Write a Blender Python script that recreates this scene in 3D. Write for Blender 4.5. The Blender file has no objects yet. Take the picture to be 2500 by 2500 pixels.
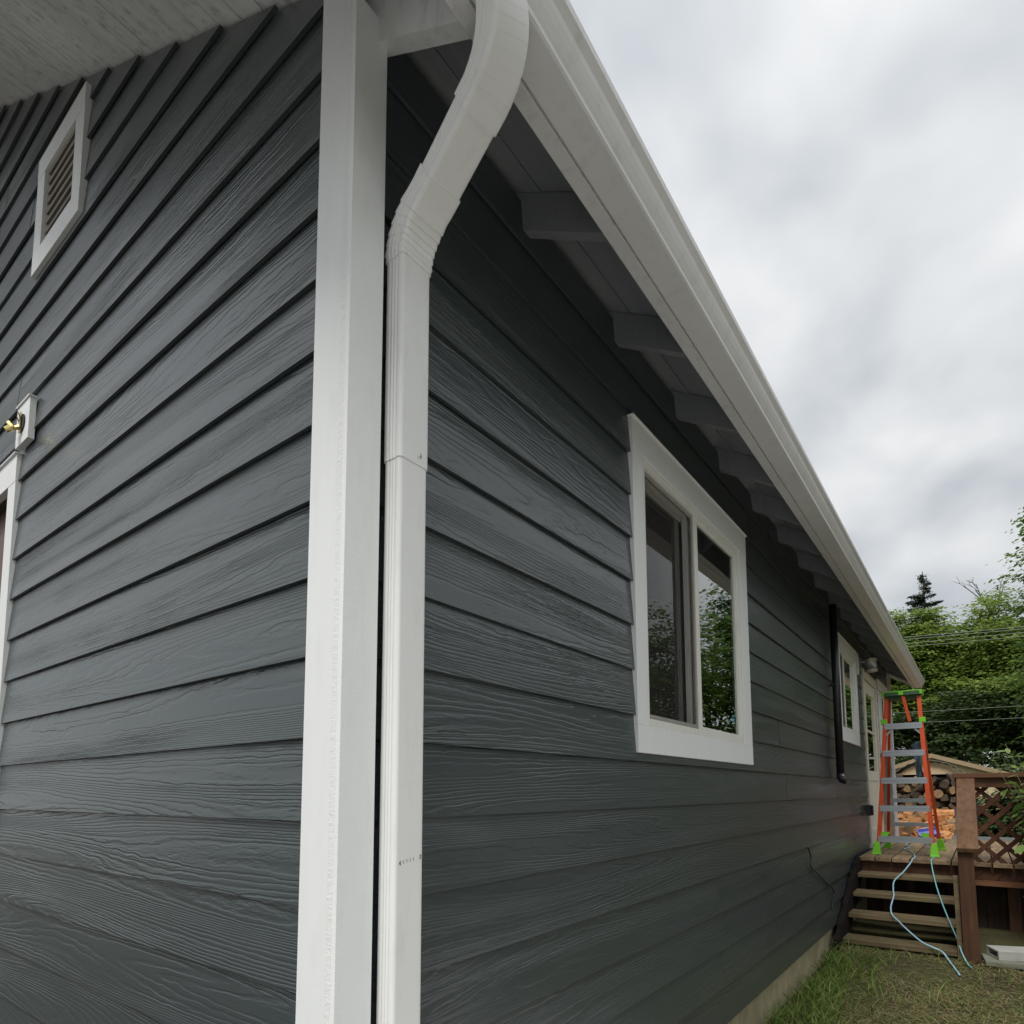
import bpy, math, random
import numpy as np
from mathutils import Vector, Matrix
R = math.radians
random.seed(11)
scn = bpy.context.scene
col = scn.collection

# ------------------------------------------------------------------ camera
cam_d = bpy.data.cameras.new('camera'); cam = bpy.data.objects.new('camera', cam_d); col.objects.link(cam)
CAM = Vector((1.0643, -0.7980, 1.3564))
def cam_axes(yaw, pitch, roll):
    f = Vector((math.sin(yaw)*math.cos(pitch), math.cos(yaw)*math.cos(pitch), math.sin(pitch)))
    r = Vector((math.cos(yaw), -math.sin(yaw), 0)); u = r.cross(f)
    return r*math.cos(roll)+u*math.sin(roll), -r*math.sin(roll)+u*math.cos(roll), f
r_, u_, f_ = cam_axes(R(-36.258), R(5.1255), R(-0.2303))
cam.matrix_world = Matrix(((r_.x, u_.x, -f_.x, CAM.x), (r_.y, u_.y, -f_.y, CAM.y), (r_.z, u_.z, -f_.z, CAM.z), (0, 0, 0, 1)))
cam_d.sensor_width = 36; cam_d.lens = 1519.36/2500*36
cam_d.shift_x = (1250-1278.3)/2500; cam_d.shift_y = (1798.08-1250)/2500
cam_d.clip_start = .02; cam_d.clip_end = 600
scn.camera = cam

# ------------------------------------------------------------------ sky and sun (overcast)
SUN_AZ, SUN_EL = R(170), R(56)      # azimuth clockwise from +Y
w = bpy.data.worlds.new('World'); scn.world = w; w.use_nodes = True
nt = w.node_tree; nt.nodes.clear()
N = nt.nodes.new; L = nt.links.new
out = N('ShaderNodeOutputWorld'); bg = N('ShaderNodeBackground'); L(bg.outputs[0], out.inputs[0])
sky = N('ShaderNodeTexSky'); sky.sky_type = 'NISHITA'; sky.sun_disc = False
sky.sun_elevation = SUN_EL; sky.sun_rotation = SUN_AZ
skys = N('ShaderNodeVectorMath'); skys.operation = 'SCALE'; skys.inputs['Scale'].default_value = .10; L(sky.outputs[0], skys.inputs[0])
tc = N('ShaderNodeTexCoord')
sep = N('ShaderNodeSeparateXYZ'); L(tc.outputs['Generated'], sep.inputs[0])
def m(op, a, b=None, c=None, tree=nt):
    n = tree.nodes.new('ShaderNodeMath'); n.operation = op
    for i, v in enumerate((a, b, c)):
        if v is None: continue
        if isinstance(v, (int, float)): n.inputs[i].default_value = v
        else: tree.links.new(v, n.inputs[i])
    return n.outputs[0]
zc = m('ADD', m('MAXIMUM', sep.outputs[2], 0.0), .42)
cmb = N('ShaderNodeCombineXYZ'); L(m('DIVIDE', sep.outputs[0], zc), cmb.inputs[0]); L(m('DIVIDE', sep.outputs[1], zc), cmb.inputs[1])
n1 = N('ShaderNodeTexNoise'); n1.inputs['Scale'].default_value = 3.6; n1.inputs['Detail'].default_value = 4; n1.inputs['Roughness'].default_value = .42
n1.inputs['Distortion'].default_value = .15; L(cmb.outputs[0], n1.inputs['Vector'])
ramp = N('ShaderNodeValToRGB'); L(n1.outputs[0], ramp.inputs[0])
e = ramp.color_ramp.elements; e[0].position = .37; e[0].color = (.325, .343, .358, 1); e[1].position = .66; e[1].color = (.535, .534, .528, 1)
k = ramp.color_ramp.elements.new(.50); k.color = (.425, .435, .442, 1)
# overcast luminance: brighter towards the zenith
lum = m('ADD', m('MULTIPLY', m('MAXIMUM', sep.outputs[2], 0.0), .45), .84)
cl = N('ShaderNodeVectorMath'); cl.operation = 'SCALE'; L(ramp.outputs[0], cl.inputs[0]); L(lum, cl.inputs['Scale'])
mix = N('ShaderNodeMix'); mix.data_type = 'RGBA'; mix.inputs[0].default_value = .93
L(skys.outputs[0], mix.inputs[6]); L(cl.outputs[0], mix.inputs[7]); L(mix.outputs[2], bg.inputs[0]); bg.inputs[1].default_value = 1.0
sd = bpy.data.lights.new('sun', 'SUN'); sd.energy = 1.5; sd.angle = R(22); sd.color = (1, .97, .93)
sun = bpy.data.objects.new('sun', sd); col.objects.link(sun)
sv = Vector((math.sin(SUN_AZ)*math.cos(SUN_EL), math.cos(SUN_AZ)*math.cos(SUN_EL), math.sin(SUN_EL)))
sun.rotation_euler = sv.to_track_quat('Z', 'Y').to_euler(); sun.location = (0, -7, 8)
vs = scn.view_settings; vs.view_transform = 'Standard'; vs.look = 'None'; vs.exposure = 0.76; vs.gamma = 1; vs.use_curve_mapping = False

# ------------------------------------------------------------------ helpers
def tag(o, label=None, cat=None, group=None, kind=None):
    if label: o['label'] = label
    if cat: o['category'] = cat
    if group: o['group'] = group
    if kind: o['kind'] = kind
    return o
def wloc(o):
    v = Vector((0, 0, 0))
    while o is not None: v += o.location; o = o.parent
    return v
def empty(name, loc, label=None, cat=None, group=None, parent=None):
    o = bpy.data.objects.new(name, None); o.empty_display_size = .1; col.objects.link(o)
    o.location = Vector(loc) - wloc(parent) if parent else Vector(loc); o.parent = parent
    return tag(o, label, cat, group)
class MB:
    def __init__(s): s.v = []; s.f = []
    def add(s, vs, fs):
        b = len(s.v); s.v += [tuple(v) for v in vs]; s.f += [tuple(i+b for i in f) for f in fs]; return s
    def box(s, x0, x1, y0, y1, z0, z1):
        return s.add([(x, y, z) for x in (x0, x1) for y in (y0, y1) for z in (z0, z1)],
                     [(0, 1, 3, 2), (4, 6, 7, 5), (0, 4, 5, 1), (2, 3, 7, 6), (0, 2, 6, 4), (1, 5, 7, 3)])
    def obox(s, c, ax, h):       # oriented box: centre, three unit axes, half sizes
        c = Vector(c); ax = [Vector(a) for a in ax]
        vs = [c+ax[0]*(h[0]*i)+ax[1]*(h[1]*j)+ax[2]*(h[2]*k) for i in (-1, 1) for j in (-1, 1) for k in (-1, 1)]
        return s.add(vs, [(0, 1, 3, 2), (4, 6, 7, 5), (0, 4, 5, 1), (2, 3, 7, 6), (0, 2, 6, 4), (1, 5, 7, 3)])
    def bar(s, a, b, wd, th, up=(0, 0, 1)):   # a beam from a to b: width across, thickness along up
        a = Vector(a); b = Vector(b); d = b-a; l = d.length; d.normalize(); sd = d.cross(Vector(up)).normalized(); u = sd.cross(d)
        return s.obox((a+b)/2, (d, sd, u), (l/2, wd/2, th/2))
    def sweep(s, pts, sec, side=None, close=True):   # section [(a,b)] in (side, normal) frame swept along pts
        pts = [Vector(p) for p in pts]; n = 0; rings = []; prev = None
        for i, p in enumerate(pts):
            d = (pts[min(i+1, len(pts)-1)]-pts[max(i-1, 0)]).normalized()
            if side is not None: sd = Vector(side); sd = (sd-d*sd.dot(d)).normalized()
            else:
                if prev is None: prev = Vector((0, 0, 1)) if abs(d.z) < .9 else Vector((1, 0, 0))
                sd = (prev-d*prev.dot(d)).normalized(); prev = sd
            nn = d.cross(sd); k = sec(i) if callable(sec) else sec; n = len(k)
            rings.append([p+sd*a+nn*b for a, b in k])
        vs = [v for r in rings for v in r]; fs = []
        for i in range(len(rings)-1):
            for j in range(n): fs.append((i*n+j, i*n+(j+1) % n, (i+1)*n+(j+1) % n, (i+1)*n+j))
        if close: fs += [tuple(range(n-1, -1, -1)), tuple((len(rings)-1)*n+j for j in range(n))]
        return s.add(vs, fs)
    def tube(s, pts, r, n=8):
        rr = r if callable(r) else (lambda i: r)
        return s.sweep(pts, lambda i: [(rr(i)*math.cos(t*2*math.pi/n), rr(i)*math.sin(t*2*math.pi/n)) for t in range(n)])
    def prism(s, poly, axis, a, b):  # poly in the two other axes, extruded along axis
        def P(q, t):
            return {'x': (t, q[0], q[1]), 'y': (q[0], t, q[1]), 'z': (q[0], q[1], t)}[axis]
        n = len(poly)
        return s.add([P(q, a) for q in poly]+[P(q, b) for q in poly],
                     [tuple(range(n)), tuple(range(2*n-1, n-1, -1))]+[(i, i+n, (i+1) % n+n, (i+1) % n) for i in range(n)])
    def build(s, name, mat, parent=None, smooth=False, bevel=0):
        o0 = wloc(parent) if parent else Vector((0, 0, 0))
        me = bpy.data.meshes.new(name); me.from_pydata([(v[0]-o0.x, v[1]-o0.y, v[2]-o0.z) for v in s.v], [], s.f)
        import bmesh
        bm = bmesh.new(); bm.from_mesh(me); bmesh.ops.recalc_face_normals(bm, faces=bm.faces)
        if bevel: bmesh.ops.bevel(bm, geom=bm.edges[:], offset=bevel, segments=2, affect='EDGES', profile=.6)
        bm.to_mesh(me); bm.free()
        me.materials.append(mat)
        if smooth: me.polygons.foreach_set('use_smooth', [True]*len(me.polygons))
        o = bpy.data.objects.new(name, me); col.objects.link(o); o.parent = parent
        return o
def solo(o, label, cat, group=None):    # re-root a one-mesh thing at its base
    me = o.data; c = np.empty(len(me.vertices)*3); me.vertices.foreach_get('co', c); c = c.reshape(-1, 3)
    b = Vector(((c[:, 0].min()+c[:, 0].max())/2, (c[:, 1].min()+c[:, 1].max())/2, c[:, 2].min()))
    me.transform(Matrix.Translation(-b)); o.location = b
    return tag(o, label, cat, group)
def npmesh(name, V, F, mat, parent=None, smooth=False):
    o0 = np.array(wloc(parent)) if parent else np.zeros(3)
    me = bpy.data.meshes.new(name); V = np.asarray(V, np.float32)-o0; F = np.asarray(F, np.int32)
    me.vertices.add(len(V)); me.vertices.foreach_set('co', V.astype(np.float32).ravel())
    me.loops.add(F.size); me.loops.foreach_set('vertex_index', F.ravel())
    me.polygons.add(len(F)); me.polygons.foreach_set('loop_start', np.arange(len(F), dtype=np.int32)*F.shape[1])
    me.update(calc_edges=True); me.materials.append(mat)
    if smooth: me.polygons.foreach_set('use_smooth', np.ones(len(F), bool))
    o = bpy.data.objects.new(name, me); col.objects.link(o); o.parent = parent
    return o

# ------------------------------------------------------------------ materials
class MT:
    def __init__(s, name):
        s.m = bpy.data.materials.new(name); s.m.use_nodes = True; s.t = s.m.node_tree; s.n = s.t.nodes; s.l = s.t.links
        s.b = s.n['Principled BSDF']; s.out = s.n['Material Output']
    def N(s, t, **k):
        n = s.n.new(t)
        for a, b in k.items(): setattr(n, a, b)
        return n
    def lk(s, a, b): s.l.new(a, b)
    def M(s, op, a, b=None, c=None): return m(op, a, b, c, s.t)
    def pos(s): return s.N('ShaderNodeTexCoord').outputs['Object']
    def rnd(s): return s.N('ShaderNodeObjectInfo').outputs['Random']
    def vec(s, v, scale=(1, 1, 1), off=None):
        mp = s.N('ShaderNodeMapping'); mp.inputs['Scale'].default_value = scale; s.lk(v, mp.inputs[0])
        if off is not None:
            c = s.N('ShaderNodeCombineXYZ')
            for i in range(3): s.lk(s.M('MULTIPLY', off, (37., 53., 71.)[i]), c.inputs[i])
            s.lk(c.outputs[0], mp.inputs['Location'])
        return mp.outputs[0]
    def noise(s, v, scale, detail=3, rough=.5, dist=0):
        n = s.N('ShaderNodeTexNoise'); n.inputs['Scale'].default_value = scale; n.inputs['Detail'].default_value = detail
        n.inputs['Roughness'].default_value = rough; n.inputs['Distortion'].default_value = dist
        s.lk(v, n.inputs['Vector']); return n.outputs[0]
    def ramp(s, f, stops):
        r = s.N('ShaderNodeValToRGB'); s.lk(f, r.inputs[0]); e = r.color_ramp.elements
        while len(e) < len(stops): e.new(.5)
        for i, (p, c) in enumerate(stops): e[i].position = p; e[i].color = (*c, 1)
        return r.outputs[0]
    def mixc(s, f, a, b, mode='MIX'):
        n = s.N('ShaderNodeMix'); n.data_type = 'RGBA'; n.blend_type = mode
        for i, v in ((0, f), (6, a), (7, b)):
            if isinstance(v, (int, float)): n.inputs[i].default_value = v
            elif isinstance(v, tuple): n.inputs[i].default_value = (*v, 1)
            else: s.lk(v, n.inputs[i])
        return n.outputs[2]
    def bump(s, h, strength=.5, dist=.002):
        b = s.N('ShaderNodeBump'); b.inputs['Strength'].default_value = strength; b.inputs['Distance'].default_value = dist
        s.lk(h, b.inputs['Height']); s.lk(b.outputs[0], s.b.inputs['Normal']); return b
    def set(s, color=None, rough=None, metal=None, spec=None):
        for nme, v in (('Base Color', color), ('Roughness', rough), ('Metallic', metal), ('Specular IOR Level', spec)):
            if v is None: continue
            if isinstance(v, tuple): s.b.inputs[nme].default_value = (*v, 1)
            elif isinstance(v, (int, float)): s.b.inputs[nme].default_value = v
            else: s.lk(v, s.b.inputs[nme])
        return s
def paint(name, c, rough=.5, var=.10, sc=6., bump=.15, dirt=None, spec=.5, stretch=(1, 1, 1), bsc=90.):
    t = MT(name); p = t.vec(t.pos(), stretch)
    n = t.noise(p, sc, 4); a = tuple(x*(1-var) for x in c); b = tuple(min(1, x*(1+var)) for x in c)
    cc = t.ramp(n, [(.3, a), (.7, b)])
    if dirt:
        n2 = t.noise(t.vec(t.pos(), (3, 3, .8)), 9, 6, .65); cc = t.mixc(t.ramp(n2, [(.52, (0, 0, 0)), (.75, (dirt[3],)*3)]), cc, dirt[:3])
    n3 = t.noise(t.pos(), 14, 3); rr = t.M('ADD', t.M('MULTIPLY', n3, .16), rough-.08)
    t.set(cc, rr, spec=spec)
    if bump: t.bump(t.noise(p, bsc, 5, .6), bump, .0015)
    return t.m
def wood(name, c1, c2, rough=.7, axis='y', bump=.4, var=True, grain=26., moss=None):
    t = MT(name); st = {'x': (.06, 1, 1), 'y': (1, .06, 1), 'z': (1, 1, .06)}[axis]
    p = t.vec(t.pos(), st, t.rnd()); n = t.noise(p, grain, 5, .62, .4)
    cc = t.ramp(n, [(.32, c1), (.68, c2)])
    big = t.noise(t.vec(t.pos(), (1, 1, 1), t.rnd()), 4, 4, .6)
    cc = t.mixc(t.ramp(big, [(.35, (0, 0, 0)), (.8, (.55, .55, .55))]), cc, tuple(x*.55 for x in c1))
    if moss: cc = t.mixc(t.ramp(t.noise(t.pos(), 7, 5, .7), [(.5, (0, 0, 0)), (.72, (.7, .7, .7))]), cc, moss)
    if var:
        hs = t.N('ShaderNodeHueSaturation'); t.lk(cc, hs.inputs['Color']); t.lk(t.M('ADD', t.M('MULTIPLY', t.rnd(), .5), .75), hs.inputs['Value']); cc = hs.outputs[0]
    t.set(cc, rough, spec=.3); t.bump(t.noise(p, grain*2.2, 5, .65), bump, .003)
    return t.m

def siding_mat():
    t = MT('siding_paint'); sp = t.N('ShaderNodeSeparateXYZ'); t.lk(t.pos(), sp.inputs[0]); r = t.rnd()
    s = t.M('ADD', sp.outputs[0], sp.outputs[1]); z = sp.outputs[2]
    def v3(a, b, c):
        q = t.N('ShaderNodeCombineXYZ')
        for i, x in enumerate((a, b, c)):
            if isinstance(x, (int, float)): q.inputs[i].default_value = x
            else: t.lk(x, q.inputs[i])
        return q.outputs[0]
    S = t.M('ADD', s, t.M('MULTIPLY', r, 40.)); rz = t.M('MULTIPLY', r, 91.)
    field = t.noise(v3(t.M('MULTIPLY', S, .42), t.M('MULTIPLY', z, 7.0), rz), 1., 1.0, .4)
    wob = t.noise(v3(t.M('MULTIPLY', S, 9.), t.M('MULTIPLY', z, 40.), rz), 1., 3, .6)
    v = t.M('ADD', t.M('ADD', t.M('MULTIPLY', field, 23.), t.M('MULTIPLY', z, 72.)), t.M('MULTIPLY', wob, 1.1))
    pp = t.M('PINGPONG', v, .5)                        # 0..0.5 triangular contour lines
    mr = t.N('ShaderNodeMapRange'); mr.interpolation_type = 'SMOOTHSTEP'; t.lk(pp, mr.inputs[0]); mr.inputs[1].default_value = .05; mr.inputs[2].default_value = .30
    coarse = mr.outputs[0]
    v2 = t.M('ADD', t.M('MULTIPLY', v, 1.7), t.M('MULTIPLY', wob, 1.4)); fine = t.M('MULTIPLY', t.M('PINGPONG', v2, .5), 2.)
    mask = t.noise(v3(t.M('MULTIPLY', S, .9), t.M('MULTIPLY', z, 13.), t.M('ADD', rz, 7.)), 1., 2, .5)
    mk = t.N('ShaderNodeMapRange'); mk.interpolation_type = 'SMOOTHSTEP'; t.lk(mask, mk.inputs[0]); mk.inputs[1].default_value = .38; mk.inputs[2].default_value = .60
    fade = t.noise(v3(t.M('MULTIPLY', S, 1.7), t.M('MULTIPLY', z, 7.), t.M('ADD', rz, 31.)), 1., 2, .5)
    fd = t.N('ShaderNodeMapRange'); t.lk(fade, fd.inputs[0]); fd.inputs[1].default_value = .32; fd.inputs[2].default_value = .62; fd.inputs[3].default_value = .35
    h = t.M('ADD', t.M('MULTIPLY', coarse, .75), t.M('MULTIPLY', t.M('MULTIPLY', fine, mk.outputs[0]), .55))
    h = t.M('MULTIPLY', h, fd.outputs[0])
    grit = t.noise(t.pos(), 420, 2, .6)
    h = t.M('ADD', h, t.M('MULTIPLY', grit, .10))
    t.bump(h, 1., .00115)
    big = t.noise(v3(t.M('MULTIPLY', S, 1.4), t.M('MULTIPLY', z, 9.), rz), 1., 4, .55)
    cc = t.ramp(big, [(.25, (.0355, .0478, .0495)), (.75, (.0440, .0572, .0588))])
    dusty = t.noise(t.vec(t.pos(), (1, 1, 1)), 2.2, 5, .6)
    cc = t.mixc(t.ramp(dusty, [(.5, (0, 0, 0)), (.85, (.15, .15, .15))]), cc, (.07, .072, .066))
    spl = t.N('ShaderNodeMapRange'); t.lk(t.M('ADD', z, t.M('MULTIPLY', t.noise(t.pos(), 5., 5, .65), .5)), spl.inputs[0]); spl.inputs[1].default_value = .78; spl.inputs[2].default_value = .42; spl.inputs[4].default_value = .35
    cc = t.mixc(t.M('MULTIPLY', spl.outputs[0], t.noise(t.pos(), 60., 4, .7)), cc, (.13, .115, .085))
    t.set(cc, t.M('ADD', t.M('MULTIPLY', big, .03), .265), spec=.95)
    return t.m

M_SIDE = siding_mat()
M_TRIM = paint('trim_paint', (.775, .79, .78), .55, .015, 5, .30, (.60, .59, .55, .20), stretch=(6, 6, .6), bsc=60)
M_TRIM_R = paint('rough_trim_paint', (.82, .835, .82), .6, .015, 5, .5, (.62, .61, .57, .2), bsc=240)
def cut_edge():
    t = MT('sawn_edge_paint'); p = t.vec(t.pos(), (1, 1, 7)); n = t.noise(p, 34, 4, .7, .6)
    t.set(t.ramp(n, [(.3, (.74, .75, .72)), (.7, (.81, .82, .80))]), .65); t.bump(n, .5, .003); return t.m
M_CUT = cut_edge()
M_SPOUT = paint('downspout_enamel', (.79, .795, .775), .36, .02, 4, .05, (.55, .54, .48, .30))
M_GUTTER = paint('gutter_enamel', (.735, .735, .725), .38, .03, 4, .05, (.45, .44, .40, .30))
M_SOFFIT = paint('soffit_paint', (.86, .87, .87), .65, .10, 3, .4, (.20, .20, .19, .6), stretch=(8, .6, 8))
M_EAVE = paint('shaded_eave_paint', (.27, .285, .30), .65, .08, 3, .4, (.26, .26, .26, .5), stretch=(8, .6, 8))  # soffit paint with the shade under the eave put into its colour
M_SHADE_RAFTER = paint('shaded_rafter_paint', (.24, .25, .265), .65, .08, 3, .3, (.14, .14, .14, .5))  # eave shade put into the rafter colour; the end rafters stay light
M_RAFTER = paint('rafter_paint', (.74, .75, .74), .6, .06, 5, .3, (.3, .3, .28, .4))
M_FASCIA = paint('fascia_paint', (.65, .65, .64), .55, .05, 4, .25, (.35, .33, .28, .4))
M_ROOF = paint('asphalt_shingle', (.055, .053, .05), .9, .3, 30, .8)
M_CORE = paint('sheathing', (.16, .13, .10), .8)
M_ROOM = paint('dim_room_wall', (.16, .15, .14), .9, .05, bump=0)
M_VINYL = paint('vinyl_frame', (.78, .77, .71), .4, .02, 5, .03, (.4, .38, .3, .25))
M_LINER = paint('sash_channel', (.30, .29, .26), .6)
M_CONC = paint('concrete_foundation', (.33, .285, .175), .9, .22, 5, .8, (.12, .11, .08, .7), bsc=120)
M_BLOCK = paint('concrete_block', (.34, .34, .31), .9, .14, 9, .8, bsc=160)
M_DARKIN = paint('vent_interior', (.03, .03, .03), .9)
M_LOUVER = paint('weathered_louver', (.34, .31, .27), .8, .15, 9, .4)
M_BROWN = paint('brown_door_paint', (.105, .042, .030), .45, .12, 6, .2)
M_BRASS = MT('brass').set((.62, .50, .20), .32, 1.).m
M_BLACK = paint('black_plastic', (.014, .014, .016), .35, .1)
M_ALU = paint('brushed_aluminium', (.42, .45, .47), .38, .12, 3, .3, stretch=(.5, 30, 30)); M_ALU.node_tree.nodes['Principled BSDF'].inputs['Metallic'].default_value = .75
M_GALV = paint('galvanised_tin', (.42, .42, .40), .42, .2, 14, .1); M_GALV.node_tree.nodes['Principled BSDF'].inputs['Metallic'].default_value = .6
M_ORANGE = paint('orange_fibreglass', (.50, .058, .006), .5, .08, 12, .1, (.25, .06, .03, .3))
M_GREEN = paint('green_plastic', (.155, .50, .018), .42, .08, 8, .08)
M_DKGREEN = paint('dark_tray', (.030, .075, .028), .6)
M_RIVET = MT('rivet').set((.75, .72, .68), .35, .8).m
M_DECK = wood('weathered_decking', (.15, .098, .054), (.33, .235, .140), .75, 'y', .5, moss=(.16, .14, .07))
M_TREAD = wood('weathered_tread', (.085, .062, .034), (.21, .155, .085), .8, 'x', .5, moss=(.12, .12, .05))
M_STAIN = wood('red_brown_stain', (.055, .024, .012), (.105, .048, .024), .7, 'z', .35)
M_STAINY = wood('red_brown_rail', (.115, .057, .027), (.215, .118, .058), .7, 'y', .45)
M_STAINX = wood('red_brown_crossrail', (.11, .046, .022), (.18, .085, .042), .7, 'x', .45)
M_LATT = wood('lattice_stain', (.062, .024, .012), (.105, .043, .022), .8, 'z', .3)
M_CORD = paint('pale_blue_cord', (.30, .50, .60), .5, .05)
M_CORD2 = paint('teal_cord', (.20, .45, .48), .5, .05)
M_WIRE = paint('wire_sheath', (.24, .28, .22), .6)
M_SHED = paint('cream_shed_siding', (.56, .48, .28), .8, .08, 3, .2)
M_SHEDT = paint('tan_barge_board', (.34, .25, .15), .8, .1)
M_GREYROOF = paint('grey_roofing', (.20, .21, .22), .8, .1)
M_PLY = paint('pale_plywood', (.62, .47, .28), .8, .1, 4, .1)
M_CORR = paint('corrugated_edge', (.22, .19, .15), .6, .2)
M_BLUEPL = paint('blue_plastic', (.035, .055, .33), .4, .1)
M_LBLUE = paint('faded_blue_plastic', (.24, .27, .66), .5, .1, 20)
M_RAG = paint('blue_grey_cloth', (.155, .235, .29), .9, .2, 20, .3)
M_WHITE = paint('white_plastic', (.8, .8, .78), .4, .02)
M_STICK = paint('teal_sticker', (.03, .42, .48), .5)
M_CURT = paint('green_curtain', (.025, .20, .075), .8, .15)
M_LOGA = wood('fresh_split_wood', (.42, .17, .055), (.68, .36, .15), .8, 'y', .4)
M_LOGB = wood('grey_bark_wood', (.055, .042, .030), (.17, .13, .09), .9, 'y', .7)
M_LOGC = wood('aged_split_wood', (.20, .12, .06), (.36, .24, .13), .85, 'y', .5)
M_BARK = wood('tree_bark', (.035, .030, .024), (.13, .115, .095), .9, 'z', .7, grain=12)
M_PLANK = wood('old_grey_plank', (.11, .115, .085), (.21, .21, .165), .85, 'x', .4)

def glass(name, tint, spec_rough=0.0):
    t = MT(name); t.n.remove(t.b); fr = t.N('ShaderNodeFresnel'); fr.inputs['IOR'].default_value = 1.52
    tr = t.N('ShaderNodeBsdfTransparent'); tr.inputs[0].default_value = (*tint, 1); gl = t.N('ShaderNodeBsdfGlossy'); gl.inputs['Roughness'].default_value = spec_rough
    n = t.noise(t.pos(), 2.2, 2); bp = t.N('ShaderNodeBump'); bp.inputs['Strength'].default_value = .05; bp.inputs['Distance'].default_value = .01; t.lk(n, bp.inputs['Height'])
    t.lk(bp.outputs[0], gl.inputs['Normal']); gl.inputs[0].default_value = (.95, .97, .96, 1)
    mx = t.N('ShaderNodeMixShader'); t.lk(t.M('MINIMUM', t.M('MULTIPLY', fr.outputs[0], 2.2), 1.), mx.inputs[0]); t.lk(tr.outputs[0], mx.inputs[1]); t.lk(gl.outputs[0], mx.inputs[2])
    t.lk(mx.outputs[0], t.out.inputs[0]); return t.m
M_GLASS = glass('window_glass', (.72, .78, .76))
def screen_mat():
    t = MT('insect_screen'); t.n.remove(t.b)
    tr = t.N('ShaderNodeBsdfTransparent'); df = t.N('ShaderNodeBsdfDiffuse'); df.inputs[0].default_value = (.055, .05, .048, 1)
    mx = t.N('ShaderNodeMixShader'); mx.inputs[0].default_value = .24; t.lk(tr.outputs[0], mx.inputs[1]); t.lk(df.outputs[0], mx.inputs[2]); t.lk(mx.outputs[0], t.out.inputs[0]); return t.m
M_SCREEN = screen_mat()
def leafmat(name, cols, trans=.35, rough=.55):
    t = MT(name); g = t.N('ShaderNodeNewGeometry'); rp = g.outputs['Random Per Island']
    big = t.noise(t.pos(), .8, 2); f = t.M('ADD', t.M('MULTIPLY', rp, .65), t.M('MULTIPLY', big, .35))
    cc = t.ramp(f, [(i/(len(cols)-1)*.8+.1, c) for i, c in enumerate(cols)])
    t.set(cc, rough, spec=.35)
    tl = t.N('ShaderNodeBsdfTranslucent'); t.lk(cc, tl.inputs[0]); mx = t.N('ShaderNodeMixShader'); mx.inputs[0].default_value = trans
    t.lk(t.b.outputs[0], mx.inputs[1]); t.lk(tl.outputs[0], mx.inputs[2]); t.lk(mx.outputs[0], t.out.inputs[0]); return t.m
M_LEAF = leafmat('maple_leaf', [(.11, .19, .034), (.21, .305, .056), (.34, .43, .10)], .55)
M_LEAF2 = leafmat('dark_broad_leaf', [(.075, .15, .036), (.14, .23, .054), (.24, .34, .08)], .55)
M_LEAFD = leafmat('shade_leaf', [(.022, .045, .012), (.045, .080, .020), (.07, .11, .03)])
M_NEED = leafmat('fir_needles', [(.022, .040, .022), (.035, .055, .03), (.05, .07, .035)], .1)
M_SHRUB = leafmat('shrub_leaf', [(.10, .19, .035), (.19, .30, .07), (.30, .40, .14)], .4, .4)
M_GRASS = leafmat('grass_blade', [(.055, .11, .016), (.11, .18, .030), (.22, .26, .075)], .3)
M_STRAW = leafmat('dry_grass_blade', [(.17, .14, .06), (.30, .25, .12), (.10, .14, .035)], .2)
def ground_mat():
    t = MT('soil_and_thatch'); p = t.pos(); n = t.noise(p, 3.2, 8, .65); n2 = t.noise(t.vec(p, (1, 1, 1)), 40, 5, .7)
    cc = t.ramp(n, [(.3, (.045, .042, .020)), (.5, (.080, .070, .035)), (.7, (.060, .075, .022))])
    cc = t.mixc(t.ramp(n2, [(.45, (0, 0, 0)), (.7, (.6, .6, .6))]), cc, (.13, .115, .06))
    sp = t.N('ShaderNodeSeparateXYZ'); t.lk(p, sp.inputs[0])
    yk = t.M('ADD', sp.outputs[1], t.M('MULTIPLY', t.noise(p, 1.3, 4), 1.2)); mr = t.N('ShaderNodeMapRange'); t.lk(yk, mr.inputs[0]); mr.inputs[1].default_value = 2.7; mr.inputs[2].default_value = 2.2
    gv_ = t.ramp(t.noise(p, 85, 4, .7), [(.3, (.085, .078, .066)), (.6, (.14, .132, .115)), (.8, (.22, .21, .19))])     # unseen crushed gravel added by the gable to tune bounced light
    cc = t.mixc(mr.outputs[0], cc, gv_)
    t.set(cc, .95, spec=.15); t.bump(n2, .9, .03); return t.m
M_GROUND = ground_mat()

# ------------------------------------------------------------------ ground
def gz(x, y):
    s = min(1, max(0, (y-4.55)/.5)); s = s*s*(3-2*s)
    return .07*s
xs = np.concatenate([np.linspace(-150, -12, 12), np.linspace(-10, 6, 65), np.linspace(8, 150, 14)])
ys = np.concatenate([np.linspace(-150, -8, 12), np.linspace(-6, 16, 90), np.linspace(18, 260, 24)])
GV = [(x, y, gz(x, y)+.012*math.sin(x*5.1+y*2.3)*math.sin(y*4.3-x)) for y in ys for x in xs]
nx = len(xs); GF = [(j*nx+i, j*nx+i+1, (j+1)*nx+i+1, (j+1)*nx+i) for j in range(len(ys)-1) for i in range(nx-1)]
tag(npmesh('ground', GV, GF, M_GROUND, smooth=True), kind='structure')

M_BOUNCE = paint('pale_bounce_concrete', (.50, .49, .465), .9, .12, 3, .6, (.34, .33, .30, .5), bsc=90)
tag(MB().box(.45, 3.4, -8.0, 2.55, -.06, .045).build('bounce_slab', M_BOUNCE, None, bevel=.006), kind='structure')  # unseen slab added beside the wall to bounce light up to the eave
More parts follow.
